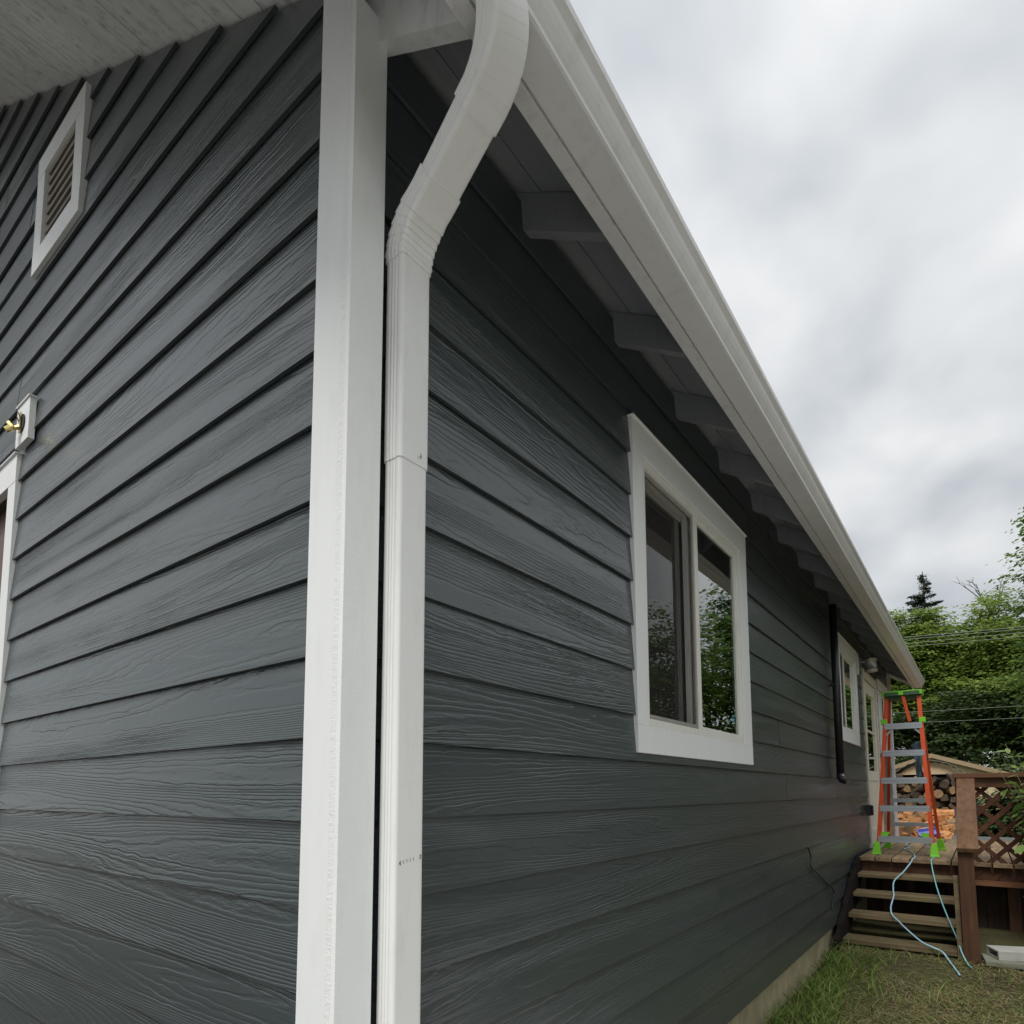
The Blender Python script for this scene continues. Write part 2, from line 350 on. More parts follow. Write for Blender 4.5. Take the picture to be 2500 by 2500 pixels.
# ------------------------------------------------------------------ house
HL, HW, EX = 10.05, 8.0, .30          # length, depth, eave overhang
house = empty('house', (0, 0, 0), 'dark grey-green house with lap siding, white trim and white gutter', 'house')
LAP, Z0 = .178, 1.4757
SL = .61
def zsoff(x): return 3.249-SL*x        # underside of the roof boards, right slope
def clip(poly, a, b, c):               # keep a*s+b*z<=c
    o = []
    for i in range(len(poly)):
        p, q = poly[i], poly[(i+1) % len(poly)]; dp = a*p[0]+b*p[1]-c; dq = a*q[0]+b*q[1]-c
        if dp <= 0: o.append(p)
        if dp*dq < 0: t = dp/(dp-dq); o.append((p[0]+(q[0]-p[0])*t, p[1]+(q[1]-p[1])*t))
    return o
def siding(parent, wall, s0, s1, k0, k1, openings, clips=(), seed=3, joints=None):
    rg = random.Random(seed)
    for k in range(k0, k1):
        z0 = Z0+k*LAP; zt = z0+LAP; ztop = z0+.200
        off = (joints[(k-k0) % len(joints)] if joints else 1.2)
        cuts = [s0]; c = s0+off
        while c < s1-.3: cuts.append(c); c += 3.66
        cuts.append(s1)
        for a, b in zip(cuts[:-1], cuts[1:]):
            a2 = a if a == s0 else a+.0012; b2 = b if b == s1 else b-.0012
            segs = [(a2, b2)]
            for (p, q, za, zb) in openings:
                if za <= z0+.004 and zb >= zt-.004:
                    ns = []
                    for (u, v) in segs:
                        if q <= u or p >= v: ns.append((u, v)); continue
                        if p-u > .01: ns.append((u, p))
                        if v-q > .01: ns.append((q, v))
                    segs = ns
            for (u, v) in segs:
                top = [(v, ztop), (u, ztop)]; bot = [(u, z0), (v, z0)]
                for (p, q, za, zb) in openings:
                    p2, q2 = max(p, u), min(q, v)
                    if q2-p2 < .01: continue
                    if z0+.004 < za < ztop and zb > zt:      # opening starts inside this course
                        top = [(v, ztop)]*(q2 < v-1e-4) + [(q2, ztop)]*(q2 < v-1e-4) + [(q2, za), (p2, za)] + [(p2, ztop), (u, ztop)]*(p2 > u+1e-4)
                    elif za <= z0+.004 and z0 < zb < zt-.004:
                        bot = [(u, z0), (p2, z0)]*(p2 > u+1e-4) + [(p2, zb), (q2, zb)] + [(q2, z0), (v, z0)]*(q2 < v-1e-4)
                poly = bot+top
                for cl_ in clips: poly = clip(poly, *cl_)
                if len(poly) < 3: continue
                j = rg.uniform(-.0012, .0012); n = len(poly); V = []; mb = MB()
                for d in (0, -.0104):
                    for (s, z) in poly:
                        o_ = -(z-z0)/LAP*.0128+d+j
                        V.append((o_, s, z) if wall == 'x' else (-s, -o_, z))
                mb.add(V, [tuple(range(n)), tuple(range(2*n-1, n-1, -1))]+[(i, i+n, (i+1) % n+n, (i+1) % n) for i in range(n)])
                mb.build('siding_board', M_SIDE, parent)
def core(name, wall, s0, s1, z0, z1, openings, clips=()):
    ss = sorted({s0, s1, *[v for o in openings for v in o[:2]]}); zz = sorted({z0, z1, *[v for o in openings for v in o[2:]]})
    mb = MB()
    for a, b in zip(ss[:-1], ss[1:]):
        for c, d in zip(zz[:-1], zz[1:]):
            if any(p <= a+1e-6 and q >= b-1e-6 and za <= c+1e-6 and zb >= d-1e-6 for p, q, za, zb in openings): continue
            poly = [(a, c), (b, c), (b, d), (a, d)]
            for cl_ in clips: poly = clip(poly, *cl_)
            if len(poly) < 3: continue
            if wall == 'x': mb.prism(poly, 'x', -.14, -.0285)
            else: mb.prism([(-s, z) for s, z in poly], 'y', .0285, .14)
    return mb.build(name, M_CORE, house)

# openings: along-wall start, end, bottom, top (middle of the trim boards)
W1 = (1.390, 2.887, 1.508, 2.871); W2 = (5.82, 6.945, 1.846, 2.898); W3 = (8.73, 9.80, 1.85, 2.86)
DR = (7.39, 8.56, .705, 2.80)
op_r = [(a+.05, b-.05, c+.05, d-.05) for a, b, c, d in (W1, W2, W3)]+[(DR[0]+.04, DR[1]-.04, .66, DR[3]-.04)]
VT = (1.672, 2.215, 3.645, 4.205); LD = (2.256, 3.40, .25, 2.841)
op_l = [(VT[0]+.05, VT[1]-.05, VT[2]+.05, VT[3]-.05), (LD[0]+.04, LD[1]-.04, LD[2]-.1, LD[3]-.05)]
ew = core('eave_wall', 'x', .02, HL-.02, .245, 3.20, op_r)
siding(ew, 'x', .081, HL-.10, -7, 10, op_r, clips=[(0, 1, 3.225)], seed=5, joints=[3.45, 2.2, 3.0, 2.2, 3.55, 3.15, 3.6, 2.95])
gcl = [(-SL, 1, 3.235), (SL, 1, 3.235+SL*HW)]
gw = core('gable_wall', 'y', .02, HW-.02, .245, 6, op_l, clips=gcl)
siding(gw, 'y', .098, HW-.1, -7, 25, op_l, clips=gcl, seed=9, joints=[3.3, 2.25, 3.55, 2.7, 3.1])
mb = MB(); mb.box(-HW+.03, -.030, .030, HL-.03, -.5, .242); mb.build('foundation', M_CONC, house)
# interior behind the windows (dim rooms)
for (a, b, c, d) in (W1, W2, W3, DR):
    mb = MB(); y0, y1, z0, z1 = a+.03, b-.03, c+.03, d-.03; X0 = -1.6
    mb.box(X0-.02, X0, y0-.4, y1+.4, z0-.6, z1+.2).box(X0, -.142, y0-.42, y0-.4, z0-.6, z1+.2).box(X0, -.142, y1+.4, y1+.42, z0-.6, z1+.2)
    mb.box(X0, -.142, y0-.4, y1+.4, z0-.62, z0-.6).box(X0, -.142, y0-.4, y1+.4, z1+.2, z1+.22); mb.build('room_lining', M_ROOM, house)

# corner boards
mb = MB(); mb.box(-.096, -.0025, -.010, .019, .22, 3.33); mb.build('corner_board', M_TRIM, house)
mb = MB(); mb.box(-.0022, .029, -.0105, .080, .22, 3.16); cb = mb.build('corner_board', M_TRIM_R, house)
# sawn edge of the second board: rough strip just proud of it
mb = MB()
zz = np.linspace(.22, 3.15, 420); rgn = np.random.RandomState(4); xo = rgn.uniform(-.002, .002, len(zz)); yo = rgn.uniform(0, .0010, len(zz))
V = []; F = []
for i, z in enumerate(zz):
    V += [(-.0018+xo[i]*.3, -.0106, z), (.0060+xo[i]*.5, -.0109-yo[i]*.5, z), (.0150+xo[i]*.8, -.0107, z)]
for i in range(len(zz)-1):
    F += [(i*3, i*3+1, i*3+4, i*3+3), (i*3+1, i*3+2, i*3+5, i*3+4)]
mb.add(V, F); mb.build('sawn_edge', M_CUT, cb)
mb = MB(); mb.box(-.06, .029, HL-.08, HL+.012, .22, 3.12); mb.build('corner_board', M_TRIM, house)

# windows on the long wall
def window(spec, mull, label=None, screen=True, curtain=False, tt=.127, tb=.11, ts=.1, tr=.128):
    a, b, c, d = spec
    wn = empty('window', (0, (a+b)/2, c), parent=house)
    if label: wn['label'] = label
    X1 = .008
    MB().box(-.020, X1, a, a+ts, c+tb, d-tt).build('trim_board', M_TRIM, wn, bevel=.0015)
    MB().box(-.020, X1, b-tr, b, c+tb, d-tt).build('trim_board', M_TRIM, wn, bevel=.0015)
    MB().box(-.020, X1+.001, a, b, c, c+tb-.0005).build('trim_board', M_TRIM, wn, bevel=.0015)
    MB().box(-.020, X1+.001, a, b, d-tt+.0005, d).build('trim_board', M_TRIM, wn, bevel=.0015)
    MB().box(-.010, X1+.010, a-.008, b+.008, d+.001, d+.006).build('head_flashing', M_TRIM, wn)
    y0, y1, z0, z1 = a+ts, b-tr, c+tb, d-tt
    fr = MB(); q = .034
    fr.box(-0.1010, -0.0040, y0+.001, y0+q, z0+.001, z1-.001).box(-0.1010, -0.0040, y1-q, y1-.001, z0+.001, z1-.001)
    fr.box(-0.1010, -0.0030, y0+q, y1-q, z0+.001, z0+q).box(-0.1010, -0.0030, y0+q, y1-q, z1-q, z1-.001)
    f = fr.build('frame', M_VINYL, wn, bevel=.001)
    mm = y0+(y1-y0)*mull
    MB().box(-0.0320, -0.0070, mm-.012, mm+.034, z0+q, z1-q).build('meeting_stile', M_VINYL, wn, bevel=.0015)
    MB().box(-0.0560, -0.0330, mm-.045, mm-.013, z0+q, z1-q).build('meeting_stile', M_VINYL, wn, bevel=.0015)
    s2 = MB(); s2.box(-0.0460, -0.0110, y1-q-.018, y1-q-.001, z0+q, z1-q).box(-0.0460, -0.0110, mm+.035, y1-q-.018, z0+q, z0+q+.018).box(-0.0460, -0.0110, mm+.035, y1-q-.018, z1-q-.018, z1-q); s2.build('sash', M_VINYL, wn, bevel=.001)
    MB().box(-0.0220, -0.0180, mm+.034, y1-q-.016, z0+q+.016, z1-q-.016).build('pane', M_GLASS, wn)
    s1 = MB(); s1.box(-0.0760, -0.0580, y0+q+.001, y0+q+.03, z0+q, z1-q).box(-0.0760, -0.0580, y0+q+.03, mm-.046, z0+q, z0+q+.03).box(-0.0760, -0.0580, y0+q+.03, mm-.046, z1-q-.03, z1-q); s1.build('sash', M_VINYL, wn)
    MB().box(-0.0680, -0.0640, y0+q+.028, mm-.044, z0+q+.028, z1-q-.028).build('pane', M_GLASS, wn)
    if screen:
        sc = MB(); yy0, yy1 = y0+q+.003, mm-.014; sc.box(-0.0220, -0.0120, yy0, yy0+.016, z0+q+.003, z1-q-.003).box(-0.0220, -0.0120, yy1-.016, yy1, z0+q+.003, z1-q-.003)
        sc.box(-0.0220, -0.0120, yy0+.016, yy1-.016, z0+q+.003, z0+q+.02).box(-0.0220, -0.0120, yy0+.016, yy1-.016, z1-q-.02, z1-q-.003)
        so = sc.build('screen_frame', M_LINER, wn); MB().box(-0.0175, -0.0165, yy0+.015, yy1-.015, z0+q+.019, z1-q-.019).build('screen_mesh', M_SCREEN, wn)
    if curtain:
        cz = MB(); pts = [(-.052+.006*math.sin(i*1.3), y1-.155+i*.0075) for i in range(14)]
        V = [(p[0], p[1], z) for z in (z0-.05, z1+.05) for p in pts]; n = len(pts)
        cz.add(V, [(i, i+1, n+i+1, n+i) for i in range(n-1)]); cz.build('curtain', M_CURT, wn)
        st = MB(); cy, cz_ = y1-q-.10, z0+q+.10
        st.add([(-.0170, cy+.019*math.cos(t*math.pi/8), cz_+.024*math.sin(t*math.pi/8)) for t in range(16)]+[(-.0170, cy+.013*math.cos(t*math.pi/8), cz_+.017*math.sin(t*math.pi/8)) for t in range(16)],
               [(i, (i+1) % 16, 16+(i+1) % 16, 16+i) for i in range(16)])
        st.add([(-.0168, cy-.012, cz_-.003), (-.0168, cy+.012, cz_-.003), (-.0168, cy+.012, cz_+.003), (-.0168, cy-.012, cz_+.003)], [(0, 1, 2, 3)])
        st.build('sticker', M_STICK, wn)
    return wn
window(W1, .477, 'large white slider window with insect screen on its near half', curtain=True)
window(W2, .30, 'small white slider window beside the black vent pipe', screen=True, tt=.125)
window(W3, .42, screen=False)

# back door (white, glazed)
dr = empty('door', (0, (DR[0]+DR[1])/2, DR[2]), parent=house); dr['label'] = 'white glazed back door opening onto the deck'
a, b, c, d = DR; dc = .80
DW = paint('cream_door_paint', (.72, .69, .58), .5, .04, 4, .1, (.4, .36, .26, .3))
MB().box(-.02, .010, a, a+.095, c, d-.1).build('trim_board', DW, dr); MB().box(-.02, .010, b-.095, b, c, d-.1).build('trim_board', DW, dr)
MB().box(-.02, .011, a, b, d-.0995, d).build('trim_board', DW, dr)
y0, y1, z1 = a+.11, b-.11, d-.115
slab = MB(); slab.box(-0.0400, -0.0040, y0, y0+.13, c+.02, z1).box(-0.0400, -0.0040, y1-.13, y1, c+.02, z1).box(-0.0400, -0.0040, y0+.13, y1-.13, z1-.14, z1).box(-0.0400, -0.0040, y0+.13, y1-.13, 1.48, 1.60).box(-0.0400, -0.0040, y0+.13, y1-.13, c+.02, c+.2)
slab.box(-0.0300, -0.0060, y0+.13, y1-.13, 2.07, 2.095); slab.build('leaf', DW, dr, bevel=.002)
MB().box(-0.0240, -0.0200, y0+.125, y1-.125, 1.59, 2.065).build('pane', M_GLASS, dr); MB().box(-0.0240, -0.0200, y0+.125, y1-.125, 2.10, z1-.135).build('pane', M_GLASS, dr)
MB().box(-0.0260, -0.0140, y0+.125, y1-.125, c+.19, 1.485).build('lower_panel', DW, dr)
hb = MB(); hb.tube([(-.006, y0+.06, 1.74), (.05, y0+.06, 1.74)], .012).tube([(.05, y0+.055, 1.742), (.052, y0+.10, 1.738), (.05, y0+.155, 1.735)], .011); hb.build('handle', M_WHITE, dr, smooth=True)
MB().box(-.02, .04, a+.05, b-.05, .66, c-.002).build('threshold', M_ALU, dr)

# gable door at the left edge
gd = empty('door', (-2.8, 0, LD[2]), parent=house); gd['label'] = 'brown gable door inside white trim'
MB().box(-LD[0]-.10, -LD[0], -.008, .02, LD[2], LD[3]-.125).build('trim_board', M_TRIM, gd, bevel=.0015); MB().box(-LD[1], -LD[1]+.10, -.008, .02, LD[2], LD[3]-.125).build('trim_board', M_TRIM, gd)
MB().box(-LD[1], -LD[0], -.009, .02, LD[3]-.1245, LD[3]).build('trim_board', M_TRIM, gd, bevel=.0015)
MB().box(-LD[1]-.006, -LD[0]+.006, -.018, .01, LD[3]+.001, LD[3]+.006).build('head_flashing', M_TRIM, gd)
MB().box(-LD[1]+.10, -LD[0]-.10, .060, .10, LD[2], LD[3]-.125).build('leaf', M_BROWN, gd)
for i in range(3): MB().box(-LD[1]+.20, -LD[0]-.20, .052, .059, LD[2]+.25+i*.75, LD[2]+.85+i*.75).build('door_panel', M_BROWN, gd, bevel=.004)

# gable vent
gv = empty('gable_vent', (-2.0, 0, VT[2]), parent=house); a, b, c, d = VT
MB().box(-a-.092, -a, -.014, .02, c+.1, d-.1).build('trim_board', M_TRIM, gv, bevel=.0015); MB().box(-b, -b+.092, -.014, .02, c+.1, d-.1).build('trim_board', M_TRIM, gv, bevel=.0015)
MB().box(-b, -a, -.015, .02, c, c+.0995).build('trim_board', M_TRIM, gv, bevel=.0015); MB().box(-b, -a, -.015, .02, d-.0995, d).build('trim_board', M_TRIM, gv, bevel=.0015)
MB().box(-b+.055, -a-.055, .034, .039, c+.055, d-.055).build('backing', M_DARKIN, gv)
for i in range(8):
    z = c+.115+i*.048; MB().obox((-(a+b)/2, .012, z+.012), ((1, 0, 0), (0, .82, .57), (0, -.57, .82)), ((b-a)/2-.094, .017, .0035)).build('louver', M_LOUVER, gv)

# roof: boards seen from below, rafters, fascia, shingles
RY0, RY1 = -.50, HL+.22
roof = MB(); cs, sn = 1/math.hypot(1, SL), SL/math.hypot(1, SL)
xr = -HW/2
roof.prism([(EX+.045, zsoff(EX+.045)+.024), (EX+.045, zsoff(EX+.045)+.040), (xr, zsoff(xr)+.045), (-HW-EX-.05, zsoff(EX+.05)+.040), (-HW-EX-.05, zsoff(EX+.05)+.022), (xr, zsoff(xr)+.025)], 'y', RY0-.03, RY1+.03)
roof = roof.build('roof', M_ROOF, house)
t0 = 0; xx = EX; rg = random.Random(2)
while xx > xr+.12:
    wd = .135*cs; g = rg.choice([.002, .003, .004, .007])*cs; x1 = xx-wd
    dz = rg.uniform(0, .003)
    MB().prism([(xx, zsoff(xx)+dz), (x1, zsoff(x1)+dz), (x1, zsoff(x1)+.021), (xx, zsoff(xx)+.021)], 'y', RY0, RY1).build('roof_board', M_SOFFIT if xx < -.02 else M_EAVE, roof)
    xx = x1-g
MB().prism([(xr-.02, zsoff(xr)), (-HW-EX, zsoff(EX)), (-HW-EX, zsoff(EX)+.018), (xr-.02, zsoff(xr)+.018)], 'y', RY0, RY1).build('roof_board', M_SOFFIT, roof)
yy = .055
while yy < HL+.2:
    MB().prism([(-.03, 3.12+SL*.03), (EX-.001, 3.12-SL*EX), (EX-.001, zsoff(EX)-.001), (-.03, zsoff(-.03)-.001)], 'y', yy, yy+.038).build('rafter_tail', M_RAFTER if yy < .1 else M_SHADE_RAFTER, roof)
    yy += .61
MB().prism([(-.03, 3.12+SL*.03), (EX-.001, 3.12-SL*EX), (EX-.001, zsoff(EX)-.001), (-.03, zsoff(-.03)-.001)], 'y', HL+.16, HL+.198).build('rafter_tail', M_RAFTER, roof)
MB().box(EX, .338, RY0, RY1, 2.905, 3.062).build('fascia_board', M_FASCIA, roof, bevel=.002)
for sgn in (1,):
    MB().prism([(EX, zsoff(EX)-.15), (xr, zsoff(xr)-.15), (xr, zsoff(xr)+.02), (EX, zsoff(EX)+.02)], 'y', RY0-.04, RY0-.002).build('barge_board', M_FASCIA, roof)
    MB().prism([(xr-.001, zsoff(xr)-.15), (-HW-EX, zsoff(EX)-.15), (-HW-EX, zsoff(EX)+.02), (xr-.001, zsoff(xr)+.02)], 'y', RY0-.04, RY0-.002).build('barge_board', M_FASCIA, roof)

# gutter: ogee profile
prof = [(.3395, 2.912), (.345, 2.9065), (.418, 2.9065), (.4235, 2.909), (.4245, 2.919), (.4225, 2.9235), (.428, 2.930), (.437, 2.944), (.444, 2.958), (.4475, 2.970), (.4545, 2.977), (.4615, 2.984), (.463, 3.0), (.459, 3.0035), (.447, 3.003),
        (.447, 3.0), (.4605, 3.0), (.459, 2.986), (.452, 2.979), (.445, 2.972), (.441, 2.958), (.434, 2.945), (.424, 2.932), (.419, 2.924), (.418, 2.911), (.345, 2.911), (.342, 2.914), (.342, 3.03), (.3395, 3.03)]
gu = MB().prism(prof, 'y', -.46, RY1-.02).build('gutter', M_GUTTER, house)
MB().prism([(.342, 2.911), (.418, 2.911), (.424, 2.932), (.445, 2.972), (.459, 2.986), (.459, 3.0), (.342, 3.0)], 'y', RY1-.026, RY1-.022).build('end_cap', M_GUTTER, gu)
MB().prism([(.342, 2.911), (.418, 2.911), (.424, 2.932), (.445, 2.972), (.459, 2.986), (.459, 3.0), (.342, 3.0)], 'y', -.456, -.452).build('end_cap', M_GUTTER, gu)

# downspout
ds = empty('downspout', (.042, .144, .25), parent=house)
def rsec(wd, dp, rr, flutes=True):   # rounded rectangle, wide side along first axis
    o = []
    for cx, cy, a0 in ((1, 1, 0), (-1, 1, 90), (-1, -1, 180), (1, -1, 270)):
        for i in range(5): t = R(a0+i*22.5); o.append((cx*(wd/2-rr)+rr*math.cos(t), cy*(dp/2-rr)+rr*math.sin(t)))
    return o
def spout_sec(wd, dp):
    # section with flutes near the two edges of the front face and on the sides
    pts = []
    def line(p, q, fl):
        for i in range(24):
            t = i/24; x = p[0]+(q[0]-p[0])*t; y = p[1]+(q[1]-p[1])*t; nx, ny = (q[1]-p[1]), -(q[0]-p[0]); l = math.hypot(nx, ny); g = 0
            for c in fl: g -= .0018*math.exp(-((t-c)*l/.0030)**2)
            pts.append((x+nx/l*g, y+ny/l*g))
    w2, d2, r2 = wd/2, dp/2, .009
    for (p, q, c, a0, fl) in (((w2, -d2+r2), (w2, d2-r2), (w2-r2, d2-r2), 0, (.25, .5, .75)), ((w2-r2, d2), (-w2+r2, d2), (-w2+r2, d2-r2), 90, ()),
                              ((-w2, d2-r2), (-w2, -d2+r2), (-w2+r2, -d2+r2), 180, (.25, .5, .75)), ((-w2+r2, -d2), (w2-r2, -d2), (w2-r2, -d2+r2), 270, ())):
        line(p, q, fl)
        for i in range(1, 5): t = R(a0+i*18); pts.append((c[0]+r2*math.cos(t), c[1]+r2*math.sin(t)))
    return pts
# side axis = +y (wide), normal = d x side
MB().sweep([(.042, .1445, .06), (.042, .1445, 2.118)], spout_sec(.0845, .054), side=(0, 1, 0)).build('lower_pipe', M_SPOUT, ds)
MB().sweep([(.042, .1445, 2.100), (.042, .1445, 2.60)], spout_sec(.089, .0585), side=(0, 1, 0)).build('upper_pipe', M_SPOUT, ds)
pB = Vector((.128, .136, 2.709)); pC = Vector((.318, .102, 2.805))
def arc(p0, p1, p2, n):   # quadratic
    return [(1-t)**2*Vector(p0)+2*t*(1-t)*Vector(p1)+t*t*Vector(p2) for t in np.linspace(0, 1, n).tolist()]
dBC = (pC-pB).normalized()
low = arc((.042, .1445, 2.585), (.042, .143, 2.665), pB, 61)
def crimp(n, amp, nc, inner):
    def f(i):
        t = i/(n-1); q = ((t-.08)*nc/.8) % 1; g = amp*(1-q) if .08 < t < .88 else 0
        s = spout_sec(.094+g, .064+g*1.5); return s
    return f
MB().sweep(low+[pB+dBC*.035], lambda i: crimp(61, .0034, 6, 1)(min(i, 60)), side=(0, 1, 0)).build('elbow', M_SPOUT, ds)
MB().sweep([pB+dBC*.02, pC], spout_sec(.088, .058), side=(0, 1, 0)).build('offset_pipe', M_SPOUT, ds)
up = arc(pC-dBC*.01, (.398, .078, 2.836), (.399, .038, 2.910), 61)
MB().sweep([pC-dBC*.045]+up, lambda i: crimp(61, .0005, 7, -1)(max(0, i-1)), side=(0, 1, 0)).build('elbow', M_SPOUT, ds)
sc = MB(); sc.tube([(.0712, .158, 2.122), (.0745, .158, 2.122)], .005, 10); sc.build('screw', M_RIVET, ds, smooth=True)
MB().box(.001, .0145, .12, .17, 1.20, 1.225).build('strap', M_SPOUT, ds)
mb = MB(); xf_ = .0693
def dash(y0, z0, y1, z1, w_=.0009): mb.bar((xf_, y0, z0), (xf_, y1, z1), w_, .0004, (1, 0, 0))
dash(.1185, 1.2040, .1185, 1.2140); dash(.1185, 1.2135, .1150, 1.2075); dash(.1148, 1.2072, .1200, 1.2072)
for q in range(4): dash(.1275+q*.0095, 1.2075+q*.0012, .1275+q*.0095, 1.2145+q*.0012)
dash(.1735, 1.2215, .1775, 1.2215, .0014); dash(.1775, 1.2215, .1775, 1.2180, .0014); dash(.1775, 1.2180, .1735, 1.2145, .0014); dash(.1735, 1.2142, .178, 1.2142, .0014)
mb.build('printed_mark', M_BLACK, ds)

# ------------------------------------------------------------------ small things on the walls
def tubeobj(name, pts, r, mat, label, cat, n=8, smooth=True, sub=6):
    P = [Vector(p) for p in pts]; o = []
    for i in range(len(P)-1):      # Catmull-Rom
        a, b, c, d = P[max(i-1, 0)], P[i], P[i+1], P[min(i+2, len(P)-1)]
        for k in range(sub):
            t = k/sub; o.append(.5*((2*b)+(c-a)*t+(2*a-5*b+4*c-d)*t*t+(3*b-a-3*c+d)*t**3))
    o.append(P[-1])
    return solo(MB().tube(o, r, n).build(name, mat, None, smooth), label, cat)
wl = empty('wall_lamp', (-2.2, -.03, 2.852), 'bare brass lamp bracket on a white block above the gable door', 'lamp')
MB().box(-2.245, -2.083, -.020, .004, 2.851, 3.032).build('mounting_block', M_TRIM, wl, bevel=.0015)
MB().box(-2.25, -2.078, -.026, .004, 3.034, 3.040).build('block_flashing', M_TRIM, wl)
cx, cz = -2.165, 2.94
mb = MB(); mb.tube([(cx, -0.0215, cz), (cx, -0.0245, cz)], .040, 20); mb.build('junction_hole', M_DARKIN, wl)
mb = MB(); mb.obox((cx, -0.0290, cz), ((1, 0, 0), (0, 1, 0), (0, 0, 1)), (.010, .002, .045)); mb.tube([(cx, -0.0290, cz-.02), (cx-.004, -0.0415, cz-.028), (cx-.008, -0.0540, cz-.03)], .009); mb.tube([(cx-.008, -0.0465, cz-.03), (cx-.03, -0.0565, cz-.005)], .012); mb.tube([(cx-.008, -0.0515, cz-.03), (cx-.02, -0.0690, cz-.045)], .013, 10)
mb.build('bracket', M_BRASS, wl, smooth=False)
mb = MB(); mb.tube([(cx+.01, -0.0270, cz+.01), (cx+.016, -0.0390, cz+.03), (cx+.004, -0.0440, cz+.05), (cx-.012, -0.0390, cz+.03), (cx-.006, -0.0290, cz+.0)], .0022, 6); mb.build('wire_lead', M_BLACK, wl)

# black vent pipe
bp = empty('vent_pipe', (.06, 5.36, 1.46), 'black vertical pipe on the wall beside the small window', 'pipe')
MB().tube([(.055, 5.36, 1.50), (.055, 5.36, 3.05)], .033, 14).build('pipe', M_BLACK, bp, smooth=True)
MB().tube([(.055, 5.36, 1.515), (.056, 5.36, 1.485), (.066, 5.36, 1.462), (.088, 5.36, 1.455), (.098, 5.36, 1.454)], .0375, 14).build('elbow', M_BLACK, bp, smooth=True)
MB().box(.0755, .0885, 5.32, 5.33, 1.49, 1.50).build('label_tag', M_WHITE, bp)
MB().box(.001, .052, 5.33, 5.39, 2.30, 2.325).build('clip', M_BLACK, bp)
# porch light by the door
pl = empty('porch_light', (.09, 7.16, 2.66), 'round tin porch light beside the back door', 'lamp')
MB().box(.002, .02, 7.09, 7.23, 2.72, 2.86).build('back_plate', M_GALV, pl)
MB().tube([(.02, 7.16, 2.83), (.10, 7.16, 2.83)], .012, 8).build('arm', M_GALV, pl)
mb = MB(); pr = [(.0, 2.862), (.062, 2.855), (.066, 2.84), (.058, 2.835), (.055, 2.73), (.066, 2.725), (.066, 2.705), (.0, 2.70)]
n = 18; V = [(.125+r*math.cos(t*2*math.pi/n), 7.16+r*math.sin(t*2*math.pi/n), z) for r, z in pr for t in range(n)]
mb.add(V, [(i*n+j, i*n+(j+1) % n, (i+1)*n+(j+1) % n, (i+1)*n+j) for i in range(len(pr)-1) for j in range(n)]); mb.build('shade', M_GALV, pl, smooth=True)
sb = solo(MB().box(.002, .022, 6.98, 7.03, 2.66, 2.90).build('wall_bracket', M_WHITE, None, bevel=.003), 'thin white bracket on the wall between small window and porch light', 'bracket')
ob = empty('outlet_box', (.03, 7.18, 1.08), 'dark weatherproof outlet box low beside the back door', 'outlet')
MB().box(.001, .05, 7.14, 7.22, 1.08, 1.20).build('box', M_BLACK, ob, bevel=.004); MB().box(.051, .07, 7.145, 7.215, 1.085, 1.195).build('cover', M_BLACK, ob, bevel=.006)
tubeobj('cable', [(.004, 4.16, .945), (.012, 4.17, .935), (.012, 4.23, .869), (.012, 4.223, .796), (.012, 4.422, .733), (.012, 4.734, .625), (.012, 4.954, .558), (.012, 5.048, .493), (.012, 4.979, .44), (.012, 4.928, .386)], .0055, M_BLACK, 'black cable hanging loose from the siding by the stairs', 'cable', 6)

# ------------------------------------------------------------------ deck with stairs
deck = empty('wooden_deck', (.9, 6.3, .06), 'weathered brown wooden deck with open stairs and lattice railing', 'deck')
edges = [.035, .176, .317, .473, .643, .798]
while edges[-1] < 3.1: edges.append(edges[-1]+.152)
for a, b in zip(edges[:-1], edges[1:]):
    MB().box(a+.004, b-.008, 6.265+random.uniform(-.012, .012), 9.5+random.uniform(-.01, .01), .667, .705+random.uniform(-.002, .002)).build('deck_board', M_DECK, deck, bevel=.004)
DX = edges[-1]
M_SKIRT = wood('shade_skirting', (.020, .013, .010), (.045, .028, .020), .85, 'z', .3)  # near-black skirting, run on behind the stairs to stand for under-deck shade
MB().box(.04, DX, 6.315, 6.353, .50, .665).build('rim_joist', M_STAIN, deck)
for y in (7.1, 7.9, 8.7, 9.44): MB().box(.04, DX, y, y+.038, .50, .665).build('joist', M_STAIN, deck)
for x in (.2, 1.2, 2.2, 3.0):
    for y in (6.50, 9.30): MB().box(x, x+.09, y, y+.09, .02, .499).build('support_post', M_STAIN, deck)
x = .045
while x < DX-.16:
    MB().box(x, x+.138, 6.56, 6.578, .04, .50).build('shade_skirting_board', M_SKIRT, deck); x += .142
stairs = empty('stairs', (.45, 5.1, .07), parent=deck)
TR = [(5.088, .130), (5.417, .287), (5.708, .430), (6.021, .570)]
for y, z in TR:
    j = random.uniform(-.004, .004)
    MB().box(.052, .842, y+j, y+.118+j, z-.038, z).build('tread', M_TREAD, stairs, bevel=.004)
    MB().box(.052, .842, y+.126+j, y+.25+j, z-.038, z+random.uniform(-.003, .002)).build('tread', M_TREAD, stairs, bevel=.004)
M_STRG = paint('dark_stringer', (.014, .011, .010), .9, .2, 10, .4, spec=.12)
st = [(4.94, .06), (4.94, .14), (5.10, .20), (5.11, .235), (5.40, .335), (5.42, .375), (5.70, .475), (5.72, .51), (6.02, .625), (6.03, .66), (6.30, .70), (6.33, .62), (6.33, .50), (5.35, .06)]
MB().prism(st, 'x', .008, .050).build('stringer', M_STRG, stairs)
MB().prism([(5.16, .04), (5.16, .10), (6.30, .655), (6.30, .04)], 'x', .845, .862).build('stringer', M_STRG, stairs)  # made solid down to the ground to block light under the stairs
